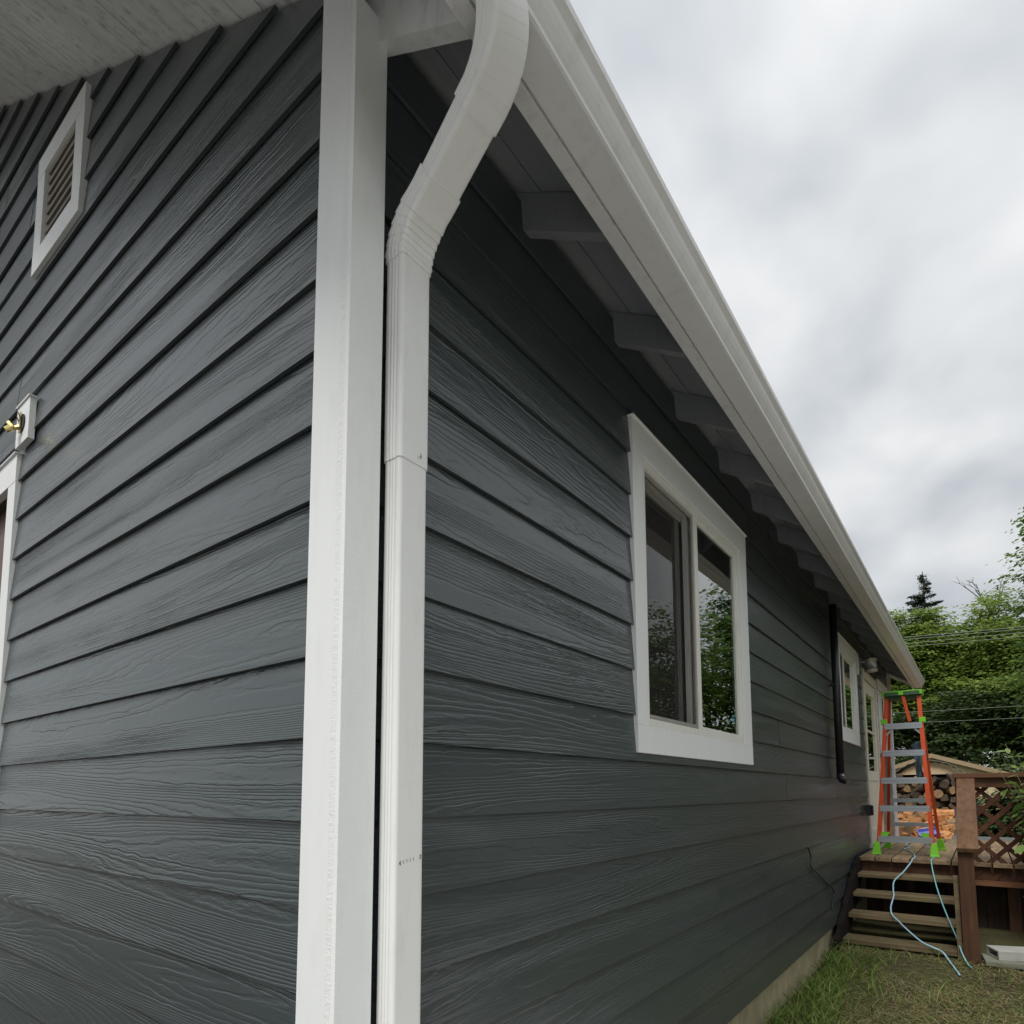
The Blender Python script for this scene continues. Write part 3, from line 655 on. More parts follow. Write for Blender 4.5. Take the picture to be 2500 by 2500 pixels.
MB().box(.845, .878, 5.105, 5.145, .06, .70).build('stair_post', M_TREAD, stairs, bevel=.003)
MB().box(.10, .80, 5.16, 5.30, .045, .075).build('footing_plank', M_STRG, stairs)
rail = empty('railing', (.95, 6.3, .7), parent=deck)
MB().box(.884, .984, 5.06, 5.15, .045, .885).build('post', M_STAIN, rail, bevel=.004)
MB().bar((.952, 5.02, .905), (.945, 6.262, 1.462), .135, .036, (0, -.41, .91)).build('handrail', M_STAINY, rail, bevel=.003)
MB().box(.862, .952, 6.245, 6.335, .06, 1.470).build('post', M_STAIN, rail, bevel=.004)
MB().box(.846, DX+.02, 6.225, 6.365, 1.472, 1.515).build('top_rail', M_STAINX, rail, bevel=.003)
MB().box(.953, DX, 6.262, 6.30, 1.385, 1.4715).build('upper_rail', M_STAINX, rail)
MB().box(.953, DX, 6.262, 6.30, .50, .545).build('lower_rail', M_STAINX, rail)
MB().box(2.98, 3.07, 6.245, 6.335, .06, 1.470).build('post', M_STAIN, rail)
lz0, lz1, lx0, lx1 = .546, 1.40, .954, 2.978
def slat(c, up, y):
    # line z = lz0 + s*(x-c), s=+1 or -1, clipped to the panel rectangle
    w2 = .019*math.sqrt(2); poly = [(lx0, lz0), (lx1, lz0), (lx1, lz1), (lx0, lz1)]
    a, b = (-1, 1) if up else (1, 1); cc = (-c+lz0) if up else (c+lz0)
    poly = clip(poly, a, b, cc+w2); poly = clip(poly, -a, -b, -(cc-w2))
    if len(poly) > 2: MB().prism(poly, 'y', y, y+.006).build('lattice_slat', M_LATT, rail)
c = lx0-.9+.03
while c < lx1+.05: slat(c, True, 6.304); c += .168
c = lx0+.06
while c < lx1+.95: slat(c, False, 6.3102); c += .168
# far railing post and pale kick board along the back edge
MB().box(.70, 1.9, 9.515, 9.55, .64, .745).build('back_edge_board', M_GREYROOF, deck)

# ------------------------------------------------------------------ step ladder
lad = empty('step_ladder', (.4, 7.0, .705), 'orange fibreglass step ladder with green cap and feet standing on the deck', 'ladder')
def lerp(a, b, t): return tuple(a[i]+(b[i]-a[i])*t for i in range(3))
FB = [(.150, 6.625, .712), (.655, 6.625, .712)]; FT = [(.287, 6.80, 2.335), (.602, 6.80, 2.335)]
BB = [(.150, 7.53, .712), (.668, 7.53, .712)]; BT = [(.305, 6.90, 2.335), (.585, 6.90, 2.335)]
for i in (0, 1):
    s = 1 if i else -1
    a, b = lerp(FB[i], FT[i], .03), FT[i]
    d = (Vector(b)-Vector(a)).normalized()
    mb = MB().bar(a, b, .011, .062, (0, 1, 0)); 
    n_ = d.cross(Vector((0, 1, 0))).normalized()
    off = Vector((-s*.014, 0, 0))
    mb.bar(Vector(a)+Vector((-s*.013, -.034, 0)), Vector(b)+Vector((-s*.013, -.034, 0)), .036, .006, (0, 1, 0)); mb.bar(Vector(a)+Vector((-s*.013, .034, 0)), Vector(b)+Vector((-s*.013, .034, 0)), .036, .006, (0, 1, 0))
    mb.build('front_rail', M_ORANGE, lad)
    a, b = lerp(BB[i], BT[i], .03), BT[i]
    mb = MB().bar(a, b, .010, .045, (0, 1, 0)); mb.bar(Vector(a)+Vector((-s*.010, -.025, 0)), Vector(b)+Vector((-s*.010, -.025, 0)), .028, .005, (0, 1, 0)); mb.build('rear_rail', M_ORANGE, lad)
    for (B, T) in ((FB, FT), (BB, BT)):
        p0 = Vector(B[i]); d = (Vector(T[i])-p0).normalized(); p1 = p0+d*.125; z0 = .7075
        bx, tx = .036, .023; V = []
        for (zc, hx, hy, pc) in ((z0, .042, .052, p0), (z0+.022, .038, .047, p0+d*.02), (p1.z, .023, .040, p1)):
            V += [(pc.x-hx, pc.y-hy, zc), (pc.x+hx, pc.y-hy, zc), (pc.x+hx, pc.y+hy, zc), (pc.x-hx, pc.y+hy, zc)]
        mb = MB().add(V, [(3, 2, 1, 0), (8, 9, 10, 11)]+[(j*4+q, j*4+(q+1) % 4, j*4+4+(q+1) % 4, j*4+4+q) for j in (0, 1) for q in range(4)])
        ft = mb.build('foot', M_GREEN, lad, bevel=.004)
        MB().box(p0.x-.040, p0.x+.040, p0.y-.050, p0.y+.050, .7055, .7073).build('tread_pad', M_BLACK, ft)
    # green brace gusset at the bottom
    g = lerp(FB[i], FT[i], .14); MB().add([(g[0]-s*.02, g[1]-.02, g[2]-.005), (g[0]-s*.11, g[1]-.02, g[2]-.005), (g[0]-s*.03+.0, g[1]-.02, g[2]-.13), (g[0]-s*.02, g[1]-.006, g[2]-.005), (g[0]-s*.11, g[1]-.006, g[2]-.005), (g[0]-s*.03, g[1]-.006, g[2]-.13)], [(0, 1, 2), (5, 4, 3), (0, 3, 4, 1), (1, 4, 5, 2), (2, 5, 3, 0)]).build('gusset', M_GREEN, lad)
    cl_ = lerp(FB[i], FT[i], .845); MB().obox(cl_, ((1, 0, 0), (0, 1, 0), (0, 0, 1)), (.028, .045, .026)).build('rail_clip', M_GREEN, lad, bevel=.003)
STEPS = [.885, 1.197, 1.482, 1.766, 2.05]
for z in STEPS:
    t = (z-.712)/(2.335-.712); A, B = lerp(FB[0], FT[0], t), lerp(FB[1], FT[1], t)
    mb = MB().box(A[0]+.007, B[0]-.007, A[1]-.040, A[1]+.045, z, z+.006)
    mb.box(A[0]+.007, B[0]-.007, A[1]-.046, A[1]-.041, z-.052, z+.010).box(A[0]+.007, B[0]-.007, A[1]-.0485, A[1]-.046, z-.018, z-.010).box(A[0]+.007, B[0]-.007, A[1]+.041, A[1]+.045, z-.030, z-.001)
    so = mb.build('step', M_ALU, lad)
    for X, s in ((A[0], -1), (B[0], 1)):
        for dz in (-.006, -.032): MB().tube([(X-s*.012, A[1]-.0385, z+dz), (X-s*.012, A[1]-.0435, z+dz)], .0075, 8).build('rivet', M_RIVET, so)
    if z == 2.05 or z == STEPS[0]:
        for X, s in ((A[0], 1), (B[0], -1)):
            MB().bar((X+s*.09, A[1]-.03, z-.035), (X+s*.012, A[1]-.03, z-.115), .02, .004, (0, 1, 0)).build('step_brace', M_ALU, so)
for z in (.98, 1.25):
    t = (z-.712)/(2.335-.712); A, B = lerp(BB[0], BT[0], t), lerp(BB[1], BT[1], t)
    MB().box(A[0]-.005, B[0]+.005, A[1]+.018, A[1]+.034, z-.022, z+.022).build('rear_bar', M_ALU, lad, bevel=.002)
for i, X in ((0, .20), (1, .62)):
    s = 1 if i else -1; tA = (1.45-.712)/(2.335-.712); tB = (1.50-.712)/(2.335-.712)
    A, B = lerp(FB[i], FT[i], tA), lerp(BB[i], BT[i], tB); MB().bar((A[0]-s*.02, A[1]+.03, A[2]), (B[0]-s*.02, B[1]-.02, B[2]), .004, .022).build('spreader', M_ALU, lad)
cap = MB(); cap.box(.262, .622, 6.735, 6.975, 2.355, 2.368).box(.262, .622, 6.735, 6.752, 2.368, 2.40).box(.262, .622, 6.958, 6.975, 2.368, 2.40).box(.262, .279, 6.752, 6.958, 2.368, 2.40).box(.605, .622, 6.752, 6.958, 2.368, 2.40)
cap.box(.418, .452, 6.752, 6.958, 2.368, 2.395); cap = cap.build('top_cap', M_GREEN, lad, bevel=.003)
MB().box(.284, .412, 6.728, 6.734, 2.352, 2.390).build('cap_recess', M_DKGREEN, cap); MB().box(.458, .600, 6.728, 6.734, 2.352, 2.390).build('cap_recess', M_DKGREEN, cap)
MB().box(.285, .60, 6.77, 6.94, 2.318, 2.354).build('cap_underside', M_DKGREEN, cap)
MB().bar((.452, 6.75, 2.345), (.500, 6.75, 2.075), .030, .012, (0, 1, 0)).build('hanging_strap', M_ORANGE, lad)
MB().obox(lerp(FB[1], FT[1], .62), ((1, 0, 0), (0, 1, 0), (-.085, .107, .99)), (.0085, .024, .06)).build('warning_label', M_BLACK, lad)
MB().obox(lerp(FB[0], FT[0], .50), ((1, 0, 0), (0, 1, 0), (.085, .107, .99)), (.0085, .022, .035)).build('warning_label', M_WHITE, lad)

# grey-blue cloth hanging over the rear of the ladder
V = []; ncol, nrow = 9, 16
for r in range(nrow):
    t = r/(nrow-1); z = 1.855-.36*t; wdt = .065-.012*math.sin(t*3.0)*1.5-(.020 if t > .45 else 0)
    for c_ in range(ncol):
        q = c_/(ncol-1)*2-1; V.append((.545+q*wdt+.010*math.sin(t*7), 6.90+.16*t+.018*math.sin(q*5+t*6)+.02*math.sin(t*9), z+.015*math.cos(q*3)))
F = [(r*ncol+c_, r*ncol+c_+1, (r+1)*ncol+c_+1, (r+1)*ncol+c_) for r in range(nrow-1) for c_ in range(ncol-1)]
V2 = [(x, y+.010, z) for x, y, z in V]; nb = len(V)
mb = MB().add(V+V2, F+[tuple(reversed([i+nb for i in f])) for f in F])
rim = [(0, c_) for c_ in range(ncol)]+[(r, ncol-1) for r in range(1, nrow)]+[(nrow-1, c_) for c_ in range(ncol-2, -1, -1)]+[(r, 0) for r in range(nrow-2, 0, -1)]
ri = [r*ncol+c_ for r, c_ in rim]; mb.add([], []); mb.f += [(ri[i], ri[(i+1) % len(ri)], ri[(i+1) % len(ri)]+nb, ri[i]+nb) for i in range(len(ri))]
solo(mb.build('cloth', M_RAG, None, True), 'blue-grey cloth hanging behind the ladder steps', 'cloth')

# cords on the stairs
c1 = [(.216, 8.98, .712), (.285, 8.23, .712), (.30, 7.9, .712), (.36, 7.6, .712), (.33, 7.35, .712), (.40, 7.1, .712), (.461, 6.778, .712), (.500, 6.40, .712), (.49, 6.26, .705), (.484, 6.203, .684), (.433, 6.042, .607), (.369, 5.888, .534), (.371, 5.749, .468), (.381, 5.666, .429), (.371, 5.518, .358), (.388, 5.411, .308), (.435, 5.344, .276), (.499, 5.253, .233), (.609, 5.122, .17), (.688, 5.071, .146), (.748, 5.05, .125), (.79, 4.98, .085), (.862, 4.745, .04)]
tubeobj('extension_cord', c1, .006, M_CORD, 'pale blue cord winding down the middle of the deck stairs', 'cord', 8)
c2 = [(.63, 6.9, .712), (.645, 6.5, .712), (.645, 6.29, .709), (.641, 6.245, .70), (.66, 6.07, .62), (.691, 5.863, .522), (.725, 5.687, .438), (.765, 5.507, .353), (.806, 5.34, .274), (.845, 5.184, .205), (.872, 5.04, .142), (.905, 4.95, .085), (.93, 4.90, .068)]
tubeobj('extension_cord', c2, .0052, M_CORD2, 'teal cord running straight down the right side of the stairs', 'cord', 8)

# block on a plank by the stair post
solo(MB().obox((1.33, 5.18, .088), ((.995, .1, 0), (-.1, .995, 0), (0, 0, 1)), (.33, .13, .017)).build('plank', M_PLANK, None, bevel=.003), 'short grey plank lying on the ground by the stair post', 'plank')
l = Vector((.93, .367, 0)); sv_ = Vector((-.367, .93, 0)); p0 = Vector((1.095, 5.085, .106))
mb = MB(); H, Wd, Ln, wt = .066, .20, .40, .024
def blk(a0, a1, b0, b1, h0, h1): mb.obox(p0+l*((a0+a1)/2)+sv_*((b0+b1)/2)+Vector((0, 0, (h0+h1)/2)), (l, sv_, (0, 0, 1)), ((a1-a0)/2, (b1-b0)/2, (h1-h0)/2))
blk(0, Ln, 0, Wd, 0, .012); blk(0, Ln, 0, Wd, H-.013, H); blk(0, Ln, 0, wt, .012, H-.013); blk(0, Ln, Wd-wt, Wd, .012, H-.013); blk(.19, .215, wt, Wd-wt, .012, H-.013)
solo(mb.build('concrete_block', M_BLOCK, None, bevel=.002), 'low hollow concrete block on the plank by the stair post', 'block')

# ------------------------------------------------------------------ vegetation
def unit(v): return v/np.linalg.norm(v, axis=1, keepdims=True)
def leaves(P, Nrm, size, rs, aspect=.62, fold=.25):
    n = len(P); a = unit(np.cross(Nrm, rs.normal(size=(n, 3)))); b = np.cross(Nrm, a); s = size*rs.uniform(.65, 1.25, (n, 1))
    tip = P+a*s*.5; tail = P-a*s*.5; l_ = P+b*s*aspect*.5+Nrm*s*fold*.3; r2 = P-b*s*aspect*.5+Nrm*s*fold*.3
    V = np.stack([tail, l_, tip, r2], 1).reshape(-1, 3); return V, np.arange(n*4).reshape(-1, 4)
def crown_pts(rs, c, rad, nspray, nleaf, spread, inner=.55, droop=.35, flat=.14):
    d = unit(rs.normal(size=(nspray, 3))); d[:, 2] = np.where(d[:, 2] < -.55, -d[:, 2], d[:, 2])
    lump = 1+.20*np.sin(d[:, 0]*5.1+c[0])+.18*np.sin(d[:, 1]*4.3+d[:, 2]*6+c[1])+.12*np.sin(d[:, 2]*9+d[:, 0]*7)
    rr = rs.uniform(inner, 1., (nspray, 1))**.6*lump[:, None]; S = np.array(c)+d*rr*np.array(rad)
    P = np.repeat(S, nleaf, 0); D = np.repeat(d, nleaf, 0); n = len(P)
    hor = rs.normal(size=(n, 3))*np.array([1, 1, flat])*spread; out_ = np.repeat(unit(d*np.array([1, 1, .3])+1e-6), nleaf, 0)
    al = np.abs(rs.normal(size=(n, 1)))*spread; P = P+hor+out_*al; P[:, 2] -= (al[:, 0]**2)*droop/spread
    Nn = unit(np.array([0, 0, 1.])+out_*.45+rs.normal(size=(n, 3))*.32); return P, Nn, S
def tree(name, base, h, crowns, seed, label, leaf=M_LEAF, size=.19, nspray=620, nleaf=24, spread=.34, trunk=.22, group='trees behind the shed', flat=.14):
    rs = np.random.RandomState(seed); rg = random.Random(seed)
    t = empty(name, base, label, 'tree', group)
    b = Vector(base); tp = b+Vector((rg.uniform(-.5, .5), rg.uniform(-.3, .3), h*.82)); pts = [b+Vector((0, 0, -.2))]+[b.lerp(tp, q)+Vector((rg.uniform(-.12, .12), rg.uniform(-.12, .12), 0)) for q in (.12, .3, .5, .7, .85, 1)]
    mb = MB().tube(pts, lambda i: trunk*(1-.13*i), 9)
    VV = []; FF = []; nb = 0
    for (cx, cy, cz, rx, ry, rz, k_) in crowns:
        c = np.array([b.x+cx, b.y+cy, b.z+cz]); P, Nn, S = crown_pts(rs, c, (rx, ry, rz), int(nspray*k_*.62), int(nleaf*1.7), spread, flat=flat)
        V, F = leaves(P, Nn, size, rs); VV.append(V); FF.append(F+nb); nb += len(V)
        for q in range(7):      # limbs towards sprays
            s = Vector(S[rs.randint(len(S))]); q0 = b.lerp(tp, min(.95, max(.2, (cz-.35*rz)/h))); md = q0.lerp(s, .5)+Vector((0, 0, .15*rz))
            mb.tube([q0, md, s], lambda i: (.07, .045, .015)[i], 6)
    mb.build('trunk', M_BARK, t, True)
    npmesh('crown', np.concatenate(VV), np.concatenate(FF), leaf, t)
    return t
G = 'trees behind the shed'
tree('maple_tree', (-1.4, 36, 0), 11, [(-.3, 0, 8.0, 1.7, 2.2, 2.4, 1.1), (1.3, .2, 6.7, 1.6, 2.0, 2.2, .8), (-2.3, .2, 7.5, 1.7, 2.0, 2.3, .9), (1.2, -1.2, 4.6, 3.0, 2.2, 2.3, .8), (-1.8, -.5, 5.0, 2.6, 2.2, 2.6, .6)], 1, 'broad maple rising behind the end of the gutter', nspray=700)
tree('maple_tree', (2.6, 35, 0), 10.5, [(-.5, 0, 7.2, 1.3, 2.0, 2.6, .9), (.9, .3, 6.3, 1.4, 2.0, 2.2, .8), (.2, -1.3, 4.4, 2.9, 2.2, 2.3, .8)], 2, 'maple in the middle of the wood with bright leaf tops', nspray=700)
tree('maple_tree', (5.6, 27, 0), 12, [(-.1, 0, 8.4, 2.5, 2.4, 3.2, 1.0), (-.5, -.6, 4.6, 2.3, 2.2, 2.8, .8)], 3, 'tall dark maple at the right edge of the photo', leaf=M_LEAF2, nspray=1300, spread=.22)
tree('maple_tree', (-6.0, 37, 0), 10, [(0, 0, 7.2, 3.0, 2.4, 3.4, 1.0)], 4, 'maple mostly hidden behind the house', nspray=420)
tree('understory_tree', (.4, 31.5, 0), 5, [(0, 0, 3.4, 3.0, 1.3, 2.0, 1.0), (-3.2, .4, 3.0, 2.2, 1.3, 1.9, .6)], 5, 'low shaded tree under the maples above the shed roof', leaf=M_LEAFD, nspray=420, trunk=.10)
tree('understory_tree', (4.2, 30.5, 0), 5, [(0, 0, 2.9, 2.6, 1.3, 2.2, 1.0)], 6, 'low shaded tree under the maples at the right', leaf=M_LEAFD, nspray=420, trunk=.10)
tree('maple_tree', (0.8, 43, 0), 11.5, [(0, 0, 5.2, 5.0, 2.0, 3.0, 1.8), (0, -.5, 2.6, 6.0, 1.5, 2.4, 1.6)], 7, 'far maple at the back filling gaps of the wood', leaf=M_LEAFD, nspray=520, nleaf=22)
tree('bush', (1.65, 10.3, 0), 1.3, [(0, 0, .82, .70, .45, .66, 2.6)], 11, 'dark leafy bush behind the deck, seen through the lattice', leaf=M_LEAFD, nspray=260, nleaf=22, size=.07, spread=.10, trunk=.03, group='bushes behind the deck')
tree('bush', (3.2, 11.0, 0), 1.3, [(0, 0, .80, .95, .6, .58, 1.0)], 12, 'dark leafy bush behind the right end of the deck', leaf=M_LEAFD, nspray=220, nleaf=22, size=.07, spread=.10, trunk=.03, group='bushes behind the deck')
# trees to the right of the view, seen only in the window glass
for i, (x, y, h) in enumerate(((10.5, 22, 8.2), (14.5, 17, 8.5), (16.5, 11, 8.0), (17, 4.5, 8.5), (9.5, 29, 9))):
    tree('yard_tree', (x, y, 0), h, [(0, 0, h*.55, 3.0, 3.0, h*.42, 1.0)], 20+i, ['yard tree', 'tall yard tree', 'wide yard tree', 'nearest yard tree', 'far yard tree'][i]+' right of the view, seen only as a reflection in the window', leaf=M_LEAF2, nspray=560, nleaf=18, size=.28, spread=.45, group='yard trees')
# fir
def fir(base, h, seed, label):
    rs = np.random.RandomState(seed); b = np.array(base, float); t = empty('fir_tree', base, label, 'tree')
    mb = MB().tube([b+(0, 0, -.2), b+(0, 0, h*.5), b+(0, 0, h)], lambda i: (.2, .11, .02)[i], 8); PP = []; NN = []
    for k_ in range(110):
        f = rs.uniform(.25, .985)**.8; z = h*f; ln = (1-f)*h*.46*rs.uniform(.25, 1.15)+.12; a = rs.uniform(0, 6.28); dr_ = np.array([math.cos(a), math.sin(a), -.12+.25*(f-.5)])
        p1 = b+(0, 0, z)+dr_*ln; mb.tube([b+(0, 0, z), (b+(0, 0, z)+p1)/2+(0, 0, -.05), p1], lambda i: (.03, .02, .008)[i], 5)
        n = int(120*ln)+20; q = rs.uniform(.12, 1., (n, 1)); P = b+np.array([0, 0, z])+dr_*ln*q+rs.normal(size=(n, 3))*np.array([.14, .14, .07])*(1.2-q); P[:, 2] -= .05
        PP.append(P); NN.append(unit(rs.normal(size=(n, 3))*.6+np.array([0, 0, 1.])))
    mb.build('trunk', M_BARK, t, True); V, F = leaves(np.concatenate(PP), np.concatenate(NN), .17, rs, .3); npmesh('crown', V, F, M_NEED, t); return t
fir((-1.0, 41, 0), 13.95, 3, 'dark fir whose thin top stands above the maples')
# bare snag
sg = MB(); rg = random.Random(8)
def twig(p, d, l_, r, n):
    q = p+d*l_; sg.tube([p, p.lerp(q, .5)+Vector((rg.uniform(-.05, .05), 0, .03))*l_, q], lambda i: (r, r*.75, r*.5)[i], 5)
    if n:
        for k_ in range(rg.choice([2, 3])): twig(p.lerp(q, rg.uniform(.5, 1)), (d+Vector((rg.uniform(-.8, .8), rg.uniform(-.4, .4), rg.uniform(-.1, .5)))).normalized(), l_*rg.uniform(.5, .75), r*.6, n-1)
twig(Vector((1.9, 38, 0)), Vector((0, 0, 1)), 10.6, .10, 0); twig(Vector((1.9, 38, 10.2)), Vector((-.35, 0, .9)).normalized(), 1.5, .045, 3); twig(Vector((1.9, 38, 10.0)), Vector((.4, 0, .9)).normalized(), 1.3, .04, 2)
solo(sg.build('dead_tree', M_BARK, None, True), 'leafless dead tree with thin grey twigs above the wood', 'tree')

# shrub at the right edge, in front of the lattice
def shrub(base, seed, stems, label, rng):
    rs = np.random.RandomState(seed); rg = random.Random(seed); t = empty('shrub', base, label, 'shrub'); b = Vector(base); mb = MB(); VV = []; FF = []; nb = 0
    for (tx, ty, tz, nl) in stems:
        p3 = Vector((tx, ty, tz)); p0 = b+Vector((rg.uniform(-.06, .06), rg.uniform(-.06, .06), -.02)); md = p0.lerp(p3, .55)+Vector((.10, 0, .16))
        pts = arc(p0, md, p3, 12); mb.tube(pts, lambda i: .0042-.0002*i, 6)
        for k_ in range(nl):
            f = .40+.60*(k_+.5)/nl; p = pts[min(11, int(f*11))].lerp(pts[min(11, int(f*11)+1)], (f*11) % 1)
            a = k_*2.4+rg.uniform(-.4, .4); d = Vector((math.cos(a), math.sin(a), rg.uniform(-.75, .25))).normalized(); ln = rng*rg.uniform(.65, 1.15); q = p+d*.03
            sd_ = d.cross(Vector((rg.uniform(-.5, .5), rg.uniform(-.5, .5), 1))).normalized(); up_ = sd_.cross(d); vs_ = []
            for (u, w_) in ((0, 0), (.25, .20), (.55, .27), (.82, .15), (1, 0)):
                dz = -.18*u*u*ln; 
                for s in (-1, 1):
                    vs_.append(q+d*(u*ln)+sd_*(s*w_*ln)+up_*(.10*abs(w_)*ln)+Vector((0, 0, dz)))
                vs_.append(q+d*(u*ln)+Vector((0, 0, dz)))
            VV += [tuple(v) for v in vs_]; FF += [[nb+i*3+0, nb+i*3+2, nb+i*3+5, nb+i*3+3] for i in range(4)]+[[nb+i*3+2, nb+i*3+1, nb+i*3+4, nb+i*3+5] for i in range(4)]; nb += 15
    mb.build('stem', M_STEM, t, True); npmesh('leaves', VV, FF, M_SHRUB, t, True); return t
M_STEM = paint('green_brown_stem', (.13, .12, .05), .7)
rgs = random.Random(5)
stems = [(1.16, 6.45, 1.66, 12), (1.20, 6.5, 1.74, 14), (1.26, 6.42, 1.78, 16), (1.34, 6.4, 1.68, 18), (1.24, 6.5, 1.62, 14), (1.34, 6.0, 1.58, 20), (1.38, 6.05, 1.72, 18), (1.28, 5.85, 1.40, 14), (1.33, 5.8, 1.18, 14), (1.33, 5.75, .95, 14), (1.45, 6.0, 1.85, 18), (1.5, 5.9, 1.6, 20), (1.42, 5.8, 1.3, 18), (1.55, 5.9, 1.9, 20), (1.6, 6.0, 1.5, 18), (1.40, 5.7, .75, 12), (1.36, 5.55, .55, 10), (1.18, 6.15, 1.56, 10)]
for k_ in range(30): stems.append((rgs.uniform(1.30, 1.85), rgs.uniform(5.7, 6.12), rgs.uniform(1.35, 1.80) if k_ % 3 else rgs.uniform(.6, 1.2), rgs.choice([12, 14, 16])))
shrub((1.52, 5.85, .07), 3, stems, 'leafy green shrub in front of the lattice railing at the right edge', .105)

# grass
def blades(name, n, area, hgt, wd, lean, mat, seed, dens=None):
    rs = np.random.RandomState(seed); X = rs.uniform(area[0], area[1], n*3); Y = rs.uniform(area[2], area[3], n*3)
    pr = np.array([dens(x, y) for x, y in zip(X, Y)]) if dens else np.ones(n*3); kp = rs.uniform(size=n*3) < pr; X, Y = X[kp][:n], Y[kp][:n]; n = len(X)
    Z = np.array([gz(x, y) for x, y in zip(X, Y)])-.01; a = rs.uniform(0, 2*np.pi, n); h = hgt*rs.uniform(.4, 1.2, n); ln = lean*rs.uniform(.3, 1.3, n)*h
    dx, dy = np.cos(a), np.sin(a); b2 = rs.uniform(0, 2*np.pi, n); wx, wy = np.cos(b2)*wd, np.sin(b2)*wd; V = np.zeros((n, 7, 3))
    for i, (t, w_) in enumerate(((0, 1), (.4, .9), (.75, .6))):
        cx_, cy_, cz_ = X+dx*ln*t*t, Y+dy*ln*t*t, Z+h*(t-.25*t*t*lean)
        V[:, i*2] = np.stack([cx_-wx*w_, cy_-wy*w_, cz_], 1); V[:, i*2+1] = np.stack([cx_+wx*w_, cy_+wy*w_, cz_], 1)
    V[:, 6] = np.stack([X+dx*ln, Y+dy*ln, Z+h*(1-.25*lean)], 1); I = np.arange(n)[:, None]*7
    F = np.concatenate([I+np.array([0, 1, 3, 2]), I+np.array([2, 3, 5, 4]), I+np.array([4, 5, 6, 6])]); 
    me = bpy.data.meshes.new(name); me.from_pydata(V.reshape(-1, 3).tolist(), [], [tuple(f) if f[2] != f[3] else tuple(f[:3]) for f in F.tolist()]); me.materials.append(mat)
    o = bpy.data.objects.new(name, me); col.objects.link(o); return o
def dg(x, y): return math.exp(-(max(0, x-.02)/.26)**2)*(1 if 2.2 < y < 4.85 else .25)*(.40+.60*(math.sin(y*4.2+1)*math.sin(y*1.7+x*9))**2)+.012
tag(blades('grass', 9000, (.0, 1.5, 1.8, 5.05), .145, .0035, 1.0, M_GRASS, 3, dg), 'tall green grass along the foot of the wall', 'grass', kind='stuff')
tag(blades('dry_grass', 26000, (.05, 2.6, 1.8, 5.1), .055, .0028, 2.2, M_STRAW, 4), 'short dry cut grass lying on the ground', 'grass', kind='stuff')
tag(blades('short_grass', 3500, (.05, 2.6, 1.8, 5.1), .06, .0028, 1.4, M_GRASS, 5), 'short green grass between the dry blades', 'grass', kind='stuff')

# ------------------------------------------------------------------ things behind the deck
shed = empty('shed', (0, 20, 0), 'cream shed with low gable roof beyond the firewood', 'shed')
ap, ez, hw, cx = 2.32, 1.46, 2.6, -.02
for i in range(26):     # vertical boards
    x0 = cx-hw+i*.2; x1 = x0+.194; zt = lambda x: ap-.06-abs(x-cx)*(ap-ez)/hw
    MB().prism([(x0, -.1), (x1, -.1), (x1, zt(x1))]+([(cx, zt(cx))] if x0 < cx < x1 else [])+[(x0, zt(x0))], 'y', 20+random.uniform(0, .004), 20.03).build('wall_board', M_SHED, shed)
MB().prism([(cx-hw, -.1), (cx+hw, -.1), (cx+hw, ez-.08), (cx, ap-.08), (cx-hw, ez-.08)], 'y', 20.035, 23.5).build('wall', M_SHED, shed)
rf = MB().prism([(cx-hw-.2, ez-.07), (cx, ap), (cx+hw+.2, ez-.07), (cx+hw+.2, ez-.02), (cx, ap+.05), (cx-hw-.2, ez-.02)], 'y', 19.84, 23.7).build('roof', M_GREYROOF, shed)
for s in (-1, 1): MB().prism([(cx, ap-.055), (cx+s*(hw+.2), ez-.125), (cx+s*(hw+.2), ez-.005), (cx, ap+.065)], 'y', 19.80, 19.838).build('barge_board', M_SHEDT, shed)

ws = empty('wood_shelter', (.2, 13.6, .07), 'small firewood shelter with a corrugated arched roof behind the deck', 'shelter')
wx, wz, wr = .25, 1.18, .74
V = []; n = 36; 
for r_k in (wr+.012, wr):
    for y in (13.30, 14.7):
        for i in range(n+1):
            t = math.pi*i/n; rr = r_k+(.014 if i % 2 else 0); V.append((wx-rr*math.cos(t), y, wz+rr*math.sin(t)))
k_ = n+1; F = [(i, i+1, k_+i+1, k_+i) for i in range(n)]+[(2*k_+i, 3*k_+i, 3*k_+i+1, 2*k_+i+1) for i in range(n)]+[(i, 2*k_+i, 2*k_+i+1, i+1) for i in range(n)]
MB().add(V, F).build('arched_roof', M_CORR, ws)
V = [(wx-wr*.93*math.cos(math.pi*i/24), 13.42, wz+wr*.93*math.sin(math.pi*i/24)) for i in range(25)]; V = [v for v in V if v[2] > 1.60]
V = [(v[0], v[2]) for v in V]; MB().prism(V, 'y', 13.40, 13.43).build('end_panel', M_PLY, ws)
MB().box(wx-wr, wx+wr, 13.34, 13.40, 1.56, 1.61).build('beam', M_STRG, ws)
for x in (wx-wr, wx+wr-.06):
    for y in (13.34, 14.6): MB().box(x, x+.06, y, y+.06, .06, wz+.02).build('post', M_STRG, ws)
MB().box(wx-wr, wx+wr, 14.62, 14.65, .1, 1.7).build('back_panel', M_STRG, ws)

